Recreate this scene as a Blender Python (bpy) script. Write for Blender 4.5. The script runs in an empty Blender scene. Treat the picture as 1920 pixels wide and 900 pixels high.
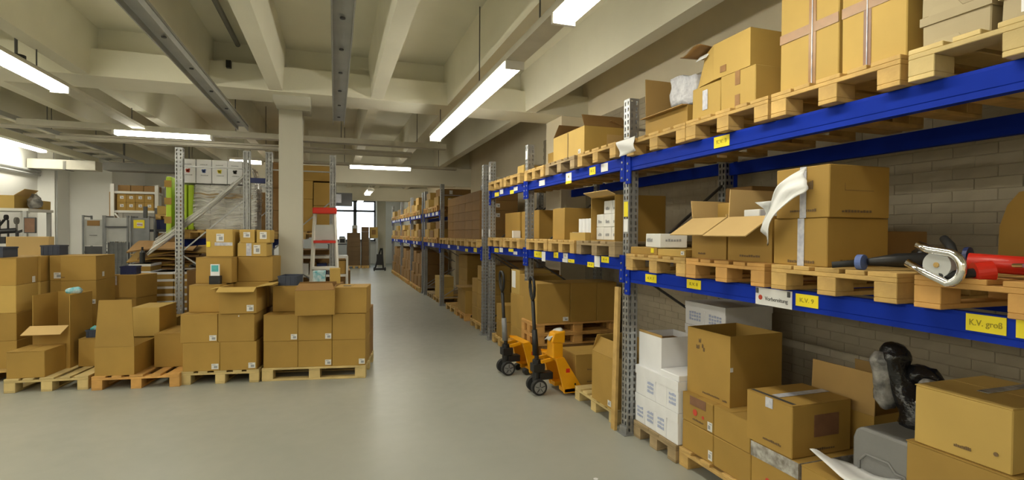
import bpy, bmesh, math, random
from mathutils import Vector, Matrix, noise
random.seed(7)
SC = bpy.context.scene
COL = SC.collection
R = math.radians

# ---------------------------------------------------------------- camera
cam_d = bpy.data.cameras.new('camera')
cam_d.sensor_width = 36.0
cam_d.lens = 36.0 * 984.0 / 1920.0
cam_d.clip_start, cam_d.clip_end = 0.05, 200
cam = bpy.data.objects.new('camera', cam_d)
COL.objects.link(cam)
yaw, pitch, roll = R(18.70), R(-0.70), R(0.35)
F = Vector((math.sin(yaw), math.cos(yaw), 0)); Rt = Vector((math.cos(yaw), -math.sin(yaw), 0)); U = Vector((0, 0, 1))
F2 = F * math.cos(pitch) + U * math.sin(pitch); U2 = U * math.cos(pitch) - F * math.sin(pitch)
r_ = Rt * math.cos(roll) + U2 * math.sin(roll); u_ = U2 * math.cos(roll) - Rt * math.sin(roll)
m3 = Matrix((r_, u_, -F2)).transposed()
cam.matrix_world = Matrix.Translation((0, 0, 1.6)) @ m3.to_4x4()
SC.camera = cam

# ---------------------------------------------------------------- world (overcast day seen through the far window), exposure
w = bpy.data.worlds.new('overcast_sky'); SC.world = w; w.use_nodes = True
w.node_tree.nodes['Background'].inputs[0].default_value = (0.80, 0.90, 1.0, 1)
w.node_tree.nodes['Background'].inputs[1].default_value = 3.0
SC.view_settings.view_transform = 'Standard'
SC.view_settings.look = 'None'
SC.view_settings.gamma = 1
SC.view_settings.use_curve_mapping = False
SC.view_settings.exposure = 0.36
TUBE_STRENGTH = 20.0
TUBE_COLOUR = (1.0, 0.95, 0.80)

# ---------------------------------------------------------------- materials
MATS = {}
def mat(name, col, rough=0.7, metal=0.0, var=0.0, nscale=6.0, grain=None, bump=0.0, bscale=40.0, col2=None, spec=0.5, objvar=0.0, trans=0.0, alpha=1.0):
    m = bpy.data.materials.new(name); m.use_nodes = True
    nt = m.node_tree; N = nt.nodes; Lk = nt.links
    b = N['Principled BSDF']
    b.inputs['Base Color'].default_value = (*col, 1); b.inputs['Roughness'].default_value = rough; b.inputs['Metallic'].default_value = metal
    b.inputs['Specular IOR Level'].default_value = spec
    if trans: b.inputs['Transmission Weight'].default_value = trans
    if alpha < 1: b.inputs['Alpha'].default_value = alpha
    tc = N.new('ShaderNodeTexCoord')
    if var or col2:
        n = N.new('ShaderNodeTexNoise'); n.inputs['Scale'].default_value = nscale; n.inputs['Detail'].default_value = 5
        if grain:
            mp = N.new('ShaderNodeMapping'); mp.inputs['Scale'].default_value = grain
            Lk.new(tc.outputs['Object'], mp.inputs[0]); Lk.new(mp.outputs[0], n.inputs['Vector'])
        else:
            Lk.new(tc.outputs['Object'], n.inputs['Vector'])
        rp = N.new('ShaderNodeValToRGB')
        c2 = col2 if col2 else tuple(c * (1 - var) for c in col)
        c1 = col if col2 else tuple(min(1, c * (1 + var)) for c in col)
        rp.color_ramp.elements[0].position = 0.35; rp.color_ramp.elements[1].position = 0.68
        rp.color_ramp.elements[0].color = (*c2, 1); rp.color_ramp.elements[1].color = (*c1, 1)
        Lk.new(n.outputs['Fac'], rp.inputs[0])
        out = rp.outputs[0]
        if objvar:
            oi = N.new('ShaderNodeObjectInfo'); mr = N.new('ShaderNodeMapRange')
            mr.inputs['To Min'].default_value = 1 - objvar; mr.inputs['To Max'].default_value = 1 + objvar
            Lk.new(oi.outputs['Random'], mr.inputs['Value'])
            hs = N.new('ShaderNodeHueSaturation'); Lk.new(mr.outputs[0], hs.inputs['Value']); Lk.new(out, hs.inputs['Color'])
            out = hs.outputs[0]
        Lk.new(out, b.inputs['Base Color'])
    if bump:
        n2 = N.new('ShaderNodeTexNoise'); n2.inputs['Scale'].default_value = bscale; n2.inputs['Detail'].default_value = 4
        Lk.new(tc.outputs['Object'], n2.inputs['Vector'])
        bp = N.new('ShaderNodeBump'); bp.inputs['Strength'].default_value = bump; bp.inputs['Distance'].default_value = 0.01
        Lk.new(n2.outputs['Fac'], bp.inputs['Height']); Lk.new(bp.outputs[0], b.inputs['Normal'])
    MATS[name] = m
    return m
mat('card', (0.380, 0.230, 0.048), 0.75, var=0.07, nscale=3, objvar=0.07)
mat('card_warm', (0.50, 0.335, 0.088), 0.75, var=0.06, nscale=3, objvar=0.05)
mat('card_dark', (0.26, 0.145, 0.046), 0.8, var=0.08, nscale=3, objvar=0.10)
mat('card_in', (0.40, 0.25, 0.085), 0.8, var=0.06, nscale=4)
mat('card_pale', (0.58, 0.40, 0.165), 0.75, var=0.04, nscale=4)
mat('card_grey', (0.42, 0.35, 0.215), 0.75, var=0.05, nscale=4, objvar=0.04)
mat('white_card', (0.72, 0.72, 0.70), 0.6, var=0.03, nscale=5, objvar=0.03)
mat('carton_white', (0.80, 0.81, 0.84), 0.55, var=0.03, nscale=5)
mat('wood', (0.53, 0.345, 0.115), 0.75, var=0.16, nscale=5, grain=(2, 2, 2), objvar=0.12, bump=0.15)
mat('wood_grey', (0.34, 0.25, 0.135), 0.8, var=0.2, nscale=6, objvar=0.15, bump=0.2)
mat('wood_orange', (0.56, 0.31, 0.09), 0.75, var=0.15, nscale=6, objvar=0.12, bump=0.15)
mat('wood_pale', (0.56, 0.43, 0.19), 0.75, var=0.14, nscale=5, objvar=0.10, bump=0.15)
mat('steel', (0.36, 0.37, 0.38), 0.42, 0.6, var=0.12, nscale=14, bump=0.05)
mat('steel_dark', (0.10, 0.10, 0.10), 0.5, 0.6)
mat('blue', (0.008, 0.030, 0.34), 0.6, var=0.10, nscale=4, spec=0.06)
mat('blue_dark', (0.014, 0.024, 0.11), 0.5, var=0.1)
mat('crate_blue', (0.035, 0.045, 0.075), 0.5, var=0.1)
mat('navy', (0.012, 0.022, 0.10), 0.5, var=0.1)
mat('yellow_label', (0.84, 0.70, 0.015), 0.5, var=0.04)
mat('white_paper', (0.80, 0.81, 0.82), 0.6, var=0.03)
mat('ink', (0.05, 0.045, 0.04), 0.7)
mat('ink_soft', (0.16, 0.10, 0.045), 0.7)
mat('ink_faint', (0.36, 0.29, 0.02), 0.7)
mat('ink_grey', (0.32, 0.33, 0.35), 0.7)
mat('ink_red', (0.55, 0.06, 0.03), 0.6)
mat('ink_blue', (0.10, 0.16, 0.42), 0.6)
mat('ink_lilac', (0.42, 0.48, 0.68), 0.6)
mat('tape_brown', (0.30, 0.155, 0.055), 0.35, var=0.10, nscale=20)
mat('tape_patch', (0.22, 0.11, 0.06), 0.4, var=0.1, nscale=12)
mat('tape_white', (0.62, 0.63, 0.68), 0.3, var=0.14, nscale=30, col2=(0.40, 0.42, 0.52))
mat('tape_grey', (0.50, 0.49, 0.46), 0.25, nscale=22, col2=(0.20, 0.18, 0.15), bump=0.8, bscale=30)
mat('black', (0.012, 0.012, 0.013), 0.45)
mat('rubber', (0.02, 0.02, 0.02), 0.7)
mat('jack_yellow', (0.80, 0.36, 0.005), 0.38, var=0.06)
mat('red', (0.62, 0.025, 0.012), 0.35, var=0.06)
mat('grey_plastic', (0.20, 0.20, 0.195), 0.5, var=0.05, bump=0.1, bscale=120)
mat('grey_paint', (0.235, 0.245, 0.255), 0.5, 0.2, var=0.12, nscale=5)
mat('grey_dark', (0.085, 0.088, 0.092), 0.55, var=0.1)
mat('grey_light', (0.46, 0.47, 0.46), 0.5, var=0.06)
mat('white_metal', (0.70, 0.69, 0.64), 0.45, var=0.04)
mat('alu', (0.72, 0.72, 0.71), 0.32, 0.8, var=0.06)
mat('chrome', (0.86, 0.86, 0.86), 0.10, 1.0)
mat('black_bag', (0.012, 0.012, 0.014), 0.18, var=0.1, bump=1.0, bscale=22)
mat('clear_bag', (0.46, 0.45, 0.43), 0.22, nscale=14, col2=(0.12, 0.12, 0.12), bump=1.0, bscale=26)
mat('bubble', (0.62, 0.63, 0.68), 0.28, nscale=24, col2=(0.45, 0.46, 0.52), bump=1.0, bscale=30)
mat('lime', (0.42, 0.60, 0.02), 0.5, var=0.08)
mat('teal', (0.08, 0.42, 0.44), 0.5, var=0.15, nscale=20)
mat('purple', (0.20, 0.05, 0.09), 0.4, var=0.1)
mat('plaster', (0.88, 0.80, 0.62), 0.9, var=0.035, nscale=1.6, bump=0.08, bscale=60)
mat('ceil', (0.80, 0.775, 0.64), 0.9, var=0.04, nscale=1.4, bump=0.10, bscale=50)
mat('ceil_dark', (0.40, 0.365, 0.275), 0.9, var=0.05, nscale=1.4)
mat('wall_white', (0.86, 0.86, 0.83), 0.9, var=0.025, nscale=1.2)
mat('column_paint', (0.50, 0.485, 0.41), 0.8, var=0.03, nscale=2)
mat('card_backlit', (0.12, 0.072, 0.03), 0.8, var=0.08, nscale=3, objvar=0.1)  # backlight shade of the far window stacks put into the colour
mat('brick_paint', (0.42, 0.37, 0.275), 0.85, var=0.05, nscale=9, objvar=0.05, bump=0.15, bscale=70)
mat('tray_grey', (0.42, 0.43, 0.42), 0.5, 0.3, var=0.08, nscale=4)
mat('trunk', (0.56, 0.535, 0.45), 0.6, var=0.05)
mat('duct', (0.20, 0.195, 0.175), 0.6, var=0.12, nscale=3)
mat('teal_white', (0.62, 0.72, 0.74), 0.5, nscale=24, col2=(0.10, 0.40, 0.48))

# floor: sealed grey screed, faint patches, satin gloss
m = mat('floor', (0.36, 0.365, 0.325), 0.34, spec=0.45)
nt = m.node_tree; N = nt.nodes; Lk = nt.links; b = N['Principled BSDF']
tc = N.new('ShaderNodeTexCoord'); n1 = N.new('ShaderNodeTexNoise'); n1.inputs['Scale'].default_value = 0.7; n1.inputs['Detail'].default_value = 7
n1.inputs['Roughness'].default_value = 0.6
Lk.new(tc.outputs['Object'], n1.inputs['Vector'])
rp = N.new('ShaderNodeValToRGB'); rp.color_ramp.elements[0].position = 0.3; rp.color_ramp.elements[1].position = 0.72
rp.color_ramp.elements[0].color = (0.315, 0.325, 0.285, 1); rp.color_ramp.elements[1].color = (0.375, 0.38, 0.335, 1)
Lk.new(n1.outputs['Fac'], rp.inputs[0])
n2 = N.new('ShaderNodeTexNoise'); n2.inputs['Scale'].default_value = 9; n2.inputs['Detail'].default_value = 8
Lk.new(tc.outputs['Object'], n2.inputs['Vector'])
mr = N.new('ShaderNodeMapRange'); mr.inputs['To Min'].default_value = 0.27; mr.inputs['To Max'].default_value = 0.46
Lk.new(n2.outputs['Fac'], mr.inputs['Value']); Lk.new(mr.outputs[0], b.inputs['Roughness'])
mx = N.new('ShaderNodeMix'); mx.data_type = 'RGBA'; mx.blend_type = 'MULTIPLY'; mx.inputs[0].default_value = 0.25
Lk.new(rp.outputs[0], mx.inputs[6]); Lk.new(n2.outputs['Color'], mx.inputs[7]); 
Lk.new(rp.outputs[0], b.inputs['Base Color'])

m = bpy.data.materials.new('tube_light'); m.use_nodes = True; MATS['tube'] = m
b = m.node_tree.nodes['Principled BSDF']
b.inputs['Base Color'].default_value = (0.9, 0.9, 0.88, 1)
b.inputs['Emission Color'].default_value = (*TUBE_COLOUR, 1); b.inputs['Emission Strength'].default_value = TUBE_STRENGTH

def clear(name, mixf, col=(1, 1, 1), rough=0.15):
    m = bpy.data.materials.new(name); m.use_nodes = True; nt = m.node_tree; N = nt.nodes; Lk = nt.links
    b = N['Principled BSDF']; b.inputs['Base Color'].default_value = (*col, 1); b.inputs['Roughness'].default_value = rough
    t = N.new('ShaderNodeBsdfTransparent'); mx = N.new('ShaderNodeMixShader')
    n = N.new('ShaderNodeTexNoise'); n.inputs['Scale'].default_value = 1; n.inputs['Detail'].default_value = 6; n.inputs['Distortion'].default_value = 0.6
    tc = N.new('ShaderNodeTexCoord'); mp = N.new('ShaderNodeMapping'); mp.inputs['Scale'].default_value = (2.2, 24, 1); Lk.new(tc.outputs['UV'], mp.inputs[0]); Lk.new(mp.outputs[0], n.inputs['Vector'])
    mr = N.new('ShaderNodeMapRange'); mr.inputs['From Min'].default_value = 0.42; mr.inputs['From Max'].default_value = 0.68
    mr.inputs['To Min'].default_value = mixf * 0.25; mr.inputs['To Max'].default_value = min(1, mixf * 2.2)
    Lk.new(n.outputs['Fac'], mr.inputs['Value']); Lk.new(mr.outputs[0], mx.inputs[0])
    Lk.new(t.outputs[0], mx.inputs[1]); Lk.new(b.outputs[0], mx.inputs[2]); Lk.new(mx.outputs[0], N['Material Output'].inputs[0])
    MATS[name] = m
clear('film', 0.34, (0.92, 0.92, 0.88), 0.15)  # denser white streaks stand in for highlights along the film
clear('glass', 0.10, (0.8, 0.85, 0.9), 0.02)

# ---------------------------------------------------------------- helpers
SEEN = {}
def tag(o, label, cat, group=None, same=False):
    nw = len(label.split())
    if nw < 4 or nw > 16: print('LABEL LENGTH', nw, label)
    if label in SEEN and not same: print('DUPLICATE LABEL', label)
    SEEN[label] = 1
    o['label'] = label; o['category'] = cat
    if group: o['group'] = group
    return o

class MB:
    def __init__(s): s.v = []; s.f = []
    def quad(s, *p):
        i = len(s.v); s.v += [tuple(q) for q in p]; s.f.append(tuple(range(i, i + len(p)))); return s
    def box(s, x0, y0, z0, x1, y1, z1):
        i = len(s.v)
        s.v += [(x0, y0, z0), (x1, y0, z0), (x1, y1, z0), (x0, y1, z0), (x0, y0, z1), (x1, y0, z1), (x1, y1, z1), (x0, y1, z1)]
        for f in ((0, 3, 2, 1), (4, 5, 6, 7), (0, 1, 5, 4), (1, 2, 6, 5), (2, 3, 7, 6), (3, 0, 4, 7)): s.f.append(tuple(i + k for k in f))
        return s
    def bar(s, p, q, wd, ht=None):                       # square bar between two points
        p, q = Vector(p), Vector(q); ht = wd if ht is None else ht
        d = (q - p).normalized(); a = d.cross(Vector((0, 0, 1)))
        if a.length < 1e-4: a = Vector((1, 0, 0))
        a.normalize(); c = a.cross(d)
        i = len(s.v)
        for e in (p, q):
            for sa, sc in ((-1, -1), (1, -1), (1, 1), (-1, 1)): s.v.append(tuple(e + a * sa * wd / 2 + c * sc * ht / 2))
        for f in ((0, 1, 2, 3), (7, 6, 5, 4), (0, 4, 5, 1), (1, 5, 6, 2), (2, 6, 7, 3), (3, 7, 4, 0)): s.f.append(tuple(i + k for k in f))
        return s
    def tube(s, pts, rad, n=10, caps=True):
        pts = [Vector(p) for p in pts]; rr = rad if isinstance(rad, (list, tuple)) else [rad] * len(pts)
        i0 = len(s.v); up = None
        for k, p in enumerate(pts):
            d = (pts[min(k + 1, len(pts) - 1)] - pts[max(k - 1, 0)]).normalized()
            if up is None:
                up = Vector((0, 0, 1)) if abs(d.z) < 0.9 else Vector((1, 0, 0))
            a = d.cross(up).normalized(); c = a.cross(d).normalized(); up = c
            for j in range(n):
                t = 2 * math.pi * j / n; s.v.append(tuple(p + (a * math.cos(t) + c * math.sin(t)) * rr[k]))
        for k in range(len(pts) - 1):
            for j in range(n):
                s.f.append((i0 + k * n + j, i0 + k * n + (j + 1) % n, i0 + (k + 1) * n + (j + 1) % n, i0 + (k + 1) * n + j))
        if caps:
            s.f.append(tuple(i0 + j for j in reversed(range(n)))); s.f.append(tuple(i0 + (len(pts) - 1) * n + j for j in range(n)))
        return s
    def extrude(s, poly, axis, a0, a1):                   # poly of 2-D points, extruded along axis
        def P(p, a): return {'x': (a, p[0], p[1]), 'y': (p[0], a, p[1]), 'z': (p[0], p[1], a)}[axis]
        i = len(s.v); n = len(poly)
        s.v += [P(p, a0) for p in poly] + [P(p, a1) for p in poly]
        for k in range(n): s.f.append((i + k, i + (k + 1) % n, i + n + (k + 1) % n, i + n + k))
        s.f.append(tuple(i + k for k in reversed(range(n)))); s.f.append(tuple(i + n + k for k in range(n)))
        return s
    def holes(s, o, du, width, height, cols, pitch=0.05, hole=0.024, hw=0.014):   # perforated face: origin, direction of width, z up
        o = Vector(o); du = Vector(du)
        def P(a, z): return tuple(o + du * a + Vector((0, 0, z)))
        cs = [width * (k + 0.5) / cols for k in range(cols)]; e = [0.0]
        for c in cs: e += [c - hw / 2, c + hw / 2]
        e.append(width)
        for k in range(len(e) - 1):
            if k % 2 == 0: s.quad(P(e[k], 0), P(e[k + 1], 0), P(e[k + 1], height), P(e[k], height))
            else:
                z = 0.0
                while z < height:
                    s.quad(P(e[k], z), P(e[k + 1], z), P(e[k + 1], min(height, z + pitch - hole)), P(e[k], min(height, z + pitch - hole))); z += pitch
        return s
    def mesh(s, name, m):
        me = bpy.data.meshes.new(name); me.from_pydata(s.v, [], s.f); me.update()
        bm = bmesh.new(); bm.from_mesh(me); bmesh.ops.remove_doubles(bm, verts=bm.verts, dist=1e-6) if len(bm.verts) < 3000 else None
        bmesh.ops.recalc_face_normals(bm, faces=bm.faces); bm.to_mesh(me); bm.free()
        me.materials.append(MATS[m] if isinstance(m, str) else m)
        return me
    def build(s, name, m, parent=None, loc=(0, 0, 0), rot=0.0, smooth=False):
        me = s.mesh(name, m)
        if smooth:
            for p in me.polygons: p.use_smooth = True
        return obj(name, me, parent, loc, rot)

def obj(name, me, parent=None, loc=(0, 0, 0), rot=0.0):
    o = bpy.data.objects.new(name, me); COL.objects.link(o); o.location = loc
    o.rotation_euler = rot if isinstance(rot, (tuple, list)) else (0, 0, rot)
    if parent: o.parent = parent
    return o
def thing(name, label, cat, loc=(0, 0, 0), rot=0.0, group=None, same=False):
    o = obj(name, None, None, loc, rot); tag(o, label, cat, group, same); return o
def struct(name, mb, m, parent=None):
    o = mb.build(name, m, parent)
    if parent is None: o['kind'] = 'structure'
    return o
def smooth_bevel(o, wd=0.01, seg=2):
    b = o.modifiers.new('bevel', 'BEVEL'); b.width = wd; b.segments = seg; b.limit_method = 'ANGLE'; return o
def copy_tree(o, label, group=None, loc=None, rot=None, same=False):
    c = o.copy(); COL.objects.link(c)
    if loc is not None: c.location = loc
    if rot is not None: c.rotation_euler = (0, 0, rot)
    tag(c, label, o['category'], group or o.get('group'), same)
    for ch in list(o.children):
        d = ch.copy(); COL.objects.link(d); d.parent = c
        for g in ch.children:
            e = g.copy(); COL.objects.link(e); e.parent = d
    return c
ORD = ['top', 'second', 'third', 'fourth', 'fifth', 'sixth', 'seventh', 'eighth', 'ninth', 'tenth', 'eleventh']

def sheet(name, m, fn, nx, ny, thick=0.002, parent=None):
    """A bent sheet: fn(s, t) gives a point, s and t run 0..1; it has real thickness."""
    mb = MB(); P = [[Vector(fn(i / nx, j / ny)) for j in range(ny + 1)] for i in range(nx + 1)]
    me = bpy.data.meshes.new(name); vs = [tuple(P[i][j]) for i in range(nx + 1) for j in range(ny + 1)]
    fs = [(i * (ny + 1) + j, (i + 1) * (ny + 1) + j, (i + 1) * (ny + 1) + j + 1, i * (ny + 1) + j + 1) for i in range(nx) for j in range(ny)]
    me.from_pydata(vs, [], fs)
    uv = me.uv_layers.new(name='uv')
    for lp in me.loops: uv.data[lp.index].uv = ((lp.vertex_index // (ny + 1)) / nx, (lp.vertex_index % (ny + 1)) / ny)
    bm = bmesh.new(); bm.from_mesh(me); bmesh.ops.solidify(bm, geom=bm.faces[:], thickness=thick); bm.to_mesh(me); bm.free()
    me.materials.append(MATS[m])
    for p in me.polygons: p.use_smooth = True
    return obj(name, me, parent)

def text(name, s, size, m, parent, loc, rot, width=None, thick=0.0008):
    cu = bpy.data.curves.new(name, 'FONT'); cu.body = s; cu.size = size; cu.extrude = thick; cu.align_x = 'CENTER'; cu.align_y = 'CENTER'; cu.resolution_u = 3
    t = bpy.data.objects.new(name, cu); COL.objects.link(t)
    dg = bpy.context.evaluated_depsgraph_get()
    me = bpy.data.meshes.new_from_object(t.evaluated_get(dg)); bpy.data.objects.remove(t); bpy.data.curves.remove(cu)
    me.materials.clear(); me.materials.append(MATS[m])
    if width:
        xs = [v.co.x for v in me.vertices]; k = width / max(1e-6, max(xs) - min(xs))
        for v in me.vertices: v.co.x *= k
    o = obj(name, me, parent, loc); o.rotation_euler = rot
    return o
ROT_MX = (R(90), 0, R(-90))      # text read from the -x side
ROT_MY = (R(90), 0, 0)           # text read from the -y side

# ---------------------------------------------------------------- cardboard boxes
def box_body(sx, sy, sz, m, bev=0.004, drop=0.0, jit=0.003):
    bm = bmesh.new(); bmesh.ops.create_cube(bm, size=1)
    for v in bm.verts:
        v.co = Vector((v.co.x * sx, v.co.y * sy, (v.co.z + 0.5) * (sz - drop)))
        if v.co.z > 0.01: v.co += Vector((random.uniform(-jit, jit), random.uniform(-jit, jit), 0))
    bmesh.ops.bevel(bm, geom=[e for e in bm.edges], offset=bev, segments=1, affect='EDGES')
    me = bpy.data.meshes.new('cardboard_box'); bm.to_mesh(me); bm.free(); me.materials.append(MATS[m]); return me

def decal(o, face, a0, a1, b0, b1, m, name='label', lift=0.0022, th=0.0012):
    """A thin plate on a face of a box: a runs along y ('-x' face) or x ('-y' and top faces), b along z (or y on top), as fractions."""
    sx, sy, sz = o['_s']; mb = MB(); l = lift
    if face == '-x': mb.box(-sx / 2 - l - th, -sy / 2 + sy * a0, sz * b0, -sx / 2 - l + 0.0006, -sy / 2 + sy * a1, sz * b1)
    if face == '-y': mb.box(-sx / 2 + sx * a0, -sy / 2 - l - th, sz * b0, -sx / 2 + sx * a1, -sy / 2 - l + 0.0006, sz * b1)
    if face == '+x': mb.box(sx / 2 + l - 0.0006, -sy / 2 + sy * a0, sz * b0, sx / 2 + l + th, -sy / 2 + sy * a1, sz * b1)
    if face == 'top': mb.box(-sx / 2 + sx * a0, -sy / 2 + sy * b0, sz + l - 0.0006, -sx / 2 + sx * a1, -sy / 2 + sy * b1, sz + l + th)
    return mb.build(name, m, o)
def ship_label(o, face, a0, a1, b0, b1, ink='ink_grey'):
    l = decal(o, face, a0, a1, b0, b1, 'white_card', 'shipping_label')
    da, db = a1 - a0, b1 - b0
    sx, sy, sz = o['_s']; mb = MB()
    for (p0, p1, q0, q1) in ((0.35, 0.85, 0.2, 0.62), (0.1, 0.6, 0.75, 0.85)):
        A0, A1, B0, B1 = a0 + da * p0, a0 + da * p1, b0 + db * q0, b0 + db * q1
        if face == '-x': mb.box(-sx / 2 - 0.0046, -sy / 2 + sy * A0, sz * B0, -sx / 2 - 0.003, -sy / 2 + sy * A1, sz * B1)
        else: mb.box(-sx / 2 + sx * A0, -sy / 2 - 0.0046, sz * B0, -sx / 2 + sx * A1, -sy / 2 - 0.003, sz * B1)
    mb.build('print', ink, l)
def print_line(o, face, a0, a1, b, m='ink_soft', h=0.014, n=9):
    """A line of small printed characters too small to read."""
    sx, sy, sz = o['_s']; mb = MB(); wd = (a1 - a0) / n
    for k in range(n):
        A0, A1 = a0 + wd * k, a0 + wd * (k + 0.72)
        hh = h * random.uniform(0.6, 1.0)
        if face == '-x': mb.box(-sx / 2 - 0.0030, -sy / 2 + sy * A0, sz * b, -sx / 2 - 0.0022, -sy / 2 + sy * A1, sz * b + hh)
        else: mb.box(-sx / 2 + sx * A0, -sy / 2 - 0.0030, sz * b, -sx / 2 + sx * A1, -sy / 2 - 0.0022, sz * b + hh)
    return mb.build('printed_text', m, o)

def cbox(label, x0, y0, z0, x1, y1, z1, m='card', rot=0.0, top=None, group=None, same=False, cat='box', name='cardboard_box', seam='x', bev=0.004, jit=0.003):
    """A closed carton. When its top can be seen it has two top flaps meeting at a seam."""
    sx, sy, sz = abs(x1 - x0), abs(y1 - y0), z1 - z0
    if top is None: top = z1 < 1.56
    me = box_body(sx, sy, sz, m, bev, 0.004 if top else 0, jit)
    o = obj(name, me, None, ((x0 + x1) / 2, (y0 + y1) / 2, z0), rot); o['_s'] = (sx, sy, sz)
    tag(o, label, cat, group, same)
    if top:
        g = 0.002
        for sgn in (-1, 1):
            if seam == 'x': p = (-sx / 2, min(sgn * g, sgn * sy / 2), sx / 2, max(sgn * g, sgn * sy / 2))
            else: p = (min(sgn * g, sgn * sx / 2), -sy / 2, max(sgn * g, sgn * sx / 2), sy / 2)
            MB().box(p[0], p[1], sz - 0.004, p[2], p[3], sz).build('flap', m, o)
    return o

def obox(label, x0, y0, z0, x1, y1, z1, flaps, m='card', min_='card_in', rot=0.0, group=None, t=0.006, cat='box', fill=None, name='open_cardboard_box', mf=None, front=None):
    """An open carton: four walls and a floor of real thickness; flaps = {side: (angle from upright, length, taper)}."""
    sx, sy, sz = x1 - x0, y1 - y0, z1 - z0
    o = obj(name, MB().box(-sx / 2, -sy / 2, 0, sx / 2, sy / 2, t).box(-sx / 2, -sy / 2, t, -sx / 2 + t, sy / 2, sz).box(sx / 2 - t, -sy / 2, t, sx / 2, sy / 2, sz)
            .box(-sx / 2 + t, -sy / 2, t, sx / 2 - t, -sy / 2 + t, front or sz).box(-sx / 2 + t, sy / 2 - t, t, sx / 2 - t, sy / 2, sz).mesh(name, m), None, ((x0 + x1) / 2, (y0 + y1) / 2, z0), rot)
    o['_s'] = (sx, sy, sz); tag(o, label, cat, group)
    for side, (ang, ln, tp) in flaps.items():
        a = R(ang); ax = side[1]; sg = -1 if side[0] == '-' else 1
        half = (sy if ax == 'x' else sx) / 2
        hin = sg * ((sx if ax == 'x' else sy) / 2 - t / 2)
        nrm = (sg * math.cos(a) * t / 2, -math.sin(a) * t / 2)          # across the flap, in (out, z)
        tip = (hin + sg * math.sin(a) * ln, sz + math.cos(a) * ln)
        prof = [(hin - nrm[0], sz - nrm[1] + 0.001), (hin + nrm[0], sz + nrm[1] + 0.001), (tip[0] + nrm[0], tip[1] + nrm[1]), (tip[0] - nrm[0], tip[1] - nrm[1])]
        mb = MB(); hs = [half, half, half - tp, half - tp]
        def P(p, c): return (p[0], c, p[1]) if ax == 'x' else (c, p[0], p[1])
        mb.v = [P(p, -h) for p, h in zip(prof, hs)] + [P(p, h) for p, h in zip(prof, hs)]
        for k in range(4): mb.f.append((k, (k + 1) % 4, 4 + (k + 1) % 4, 4 + k))
        mb.f += [(3, 2, 1, 0), (4, 5, 6, 7)]
        mb.build('flap', mf or min_, o)
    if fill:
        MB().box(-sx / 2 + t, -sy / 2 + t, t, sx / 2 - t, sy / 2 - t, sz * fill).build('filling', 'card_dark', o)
    return o

# ---------------------------------------------------------------- pallets
PM = {}
def piece(dims, m):
    k = (tuple(round(d, 3) for d in dims), m)
    if k not in PM:
        a, b_, c = dims
        bm = bmesh.new(); bmesh.ops.create_cube(bm, size=1)
        for v in bm.verts: v.co = Vector((v.co.x * a, v.co.y * b_, v.co.z * c))
        bmesh.ops.bevel(bm, geom=bm.edges[:], offset=0.0025, segments=1, affect='EDGES')
        me = bpy.data.meshes.new('plank'); bm.to_mesh(me); bm.free(); me.materials.append(MATS[m]); PM[k] = me
    return PM[k]
def pallet(label, x0, y0, x1, y1, z=0.0, along='x', m='wood', h=0.125, rot=0.0, lite=False, group='wooden pallets', same=False):
    """Flat wooden pallet; its deck boards run along the given axis, three blocks show on each end."""
    o = thing('pallet', label, 'pallet', ((x0 + x1) / 2, (y0 + y1) / 2, z), rot, group, same)
    if along == 'x': Ln, Wd = x1 - x0, y1 - y0
    else: Ln, Wd = y1 - y0, x1 - x0
    def put(name, l, w_, t, cl, cw, cz):
        d = (l, w_, t) if along == 'x' else (w_, l, t)
        c = (cl, cw, cz) if along == 'x' else (cw, cl, cz)
        obj(name, piece(d, m), o, c)
    bt = 0.02; bw = 0.115
    for k in range(5):
        wdt = 0.125 if k in (0, 2, 4) else 0.09
        cw = -Wd / 2 + wdt / 2 + (Wd - wdt) * k / 4
        put('deck_board', Ln, wdt, bt, 0, cw, h - bt / 2)
    for k in (-1, 0, 1):
        cl = k * (Ln / 2 - bw / 2)
        put('stringer_board', bw, Wd, bt, cl, 0, h - bt * 1.5)
        for j in (-1, 0, 1):
            cw = j * (Wd / 2 - bw * 0.42)
            put('block', bw, bw * 0.84, h - 3 * bt, cl, cw, bt + (h - 3 * bt) / 2)
    for j in (-1, 0, 1):
        put('bottom_board', Ln, bw * 0.84, bt, 0, j * (Wd / 2 - bw * 0.42), bt / 2)
    return o
# ================================================================ the setting
XW, YB = 3.42, 28.0
struct('floor', MB().box(-7, -5, -0.1, 3.6, YB + .2, 0), 'floor')
wr = struct('wall_right', MB().box(XW, -5, 0, XW + .2, YB, 3.9), 'plaster')
# painted brick courses of the right wall behind the near racks
BL, BH = 0.222, 0.0635
bm_ = piece((0.016, BL - 0.003, BH - 0.003), 'brick_paint')
stuff = MB(); nb = 0
for r in range(50):
    for k in range(36):
        y0 = 0.30 + k * BL + (BL / 2 if r % 2 else 0); z0 = 0.02 + r * BH
        dx = random.uniform(0, 0.002)
        if 0.6 < y0 < 2.95 and 0.5 < z0 < 2.12 and nb < 300:
            nb += 1
            obj('brick', bm_, wr, (XW - 0.006 - dx, y0 + BL / 2, z0 + BH / 2))
        else:
            stuff.box(XW - 0.014 - dx, y0 + .0015, z0 + .0015, XW + .002, y0 + BL - .0015, z0 + BH - .0015)
stuff.box(XW - .0095, 0.30, 0.0, XW + .002, 8.4, 3.2)
o = stuff.build('brickwork', 'brick_paint', wr); o['kind'] = 'stuff'
struct('trim_1', MB().box(3.02, 6.78, 0, XW, 7.34, 3.258), 'plaster')            # wall pier under the cross beam
struct('trim_2', MB().box(3.02, 13.52, 0, XW, 14.08, 2.815), 'plaster')
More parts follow.
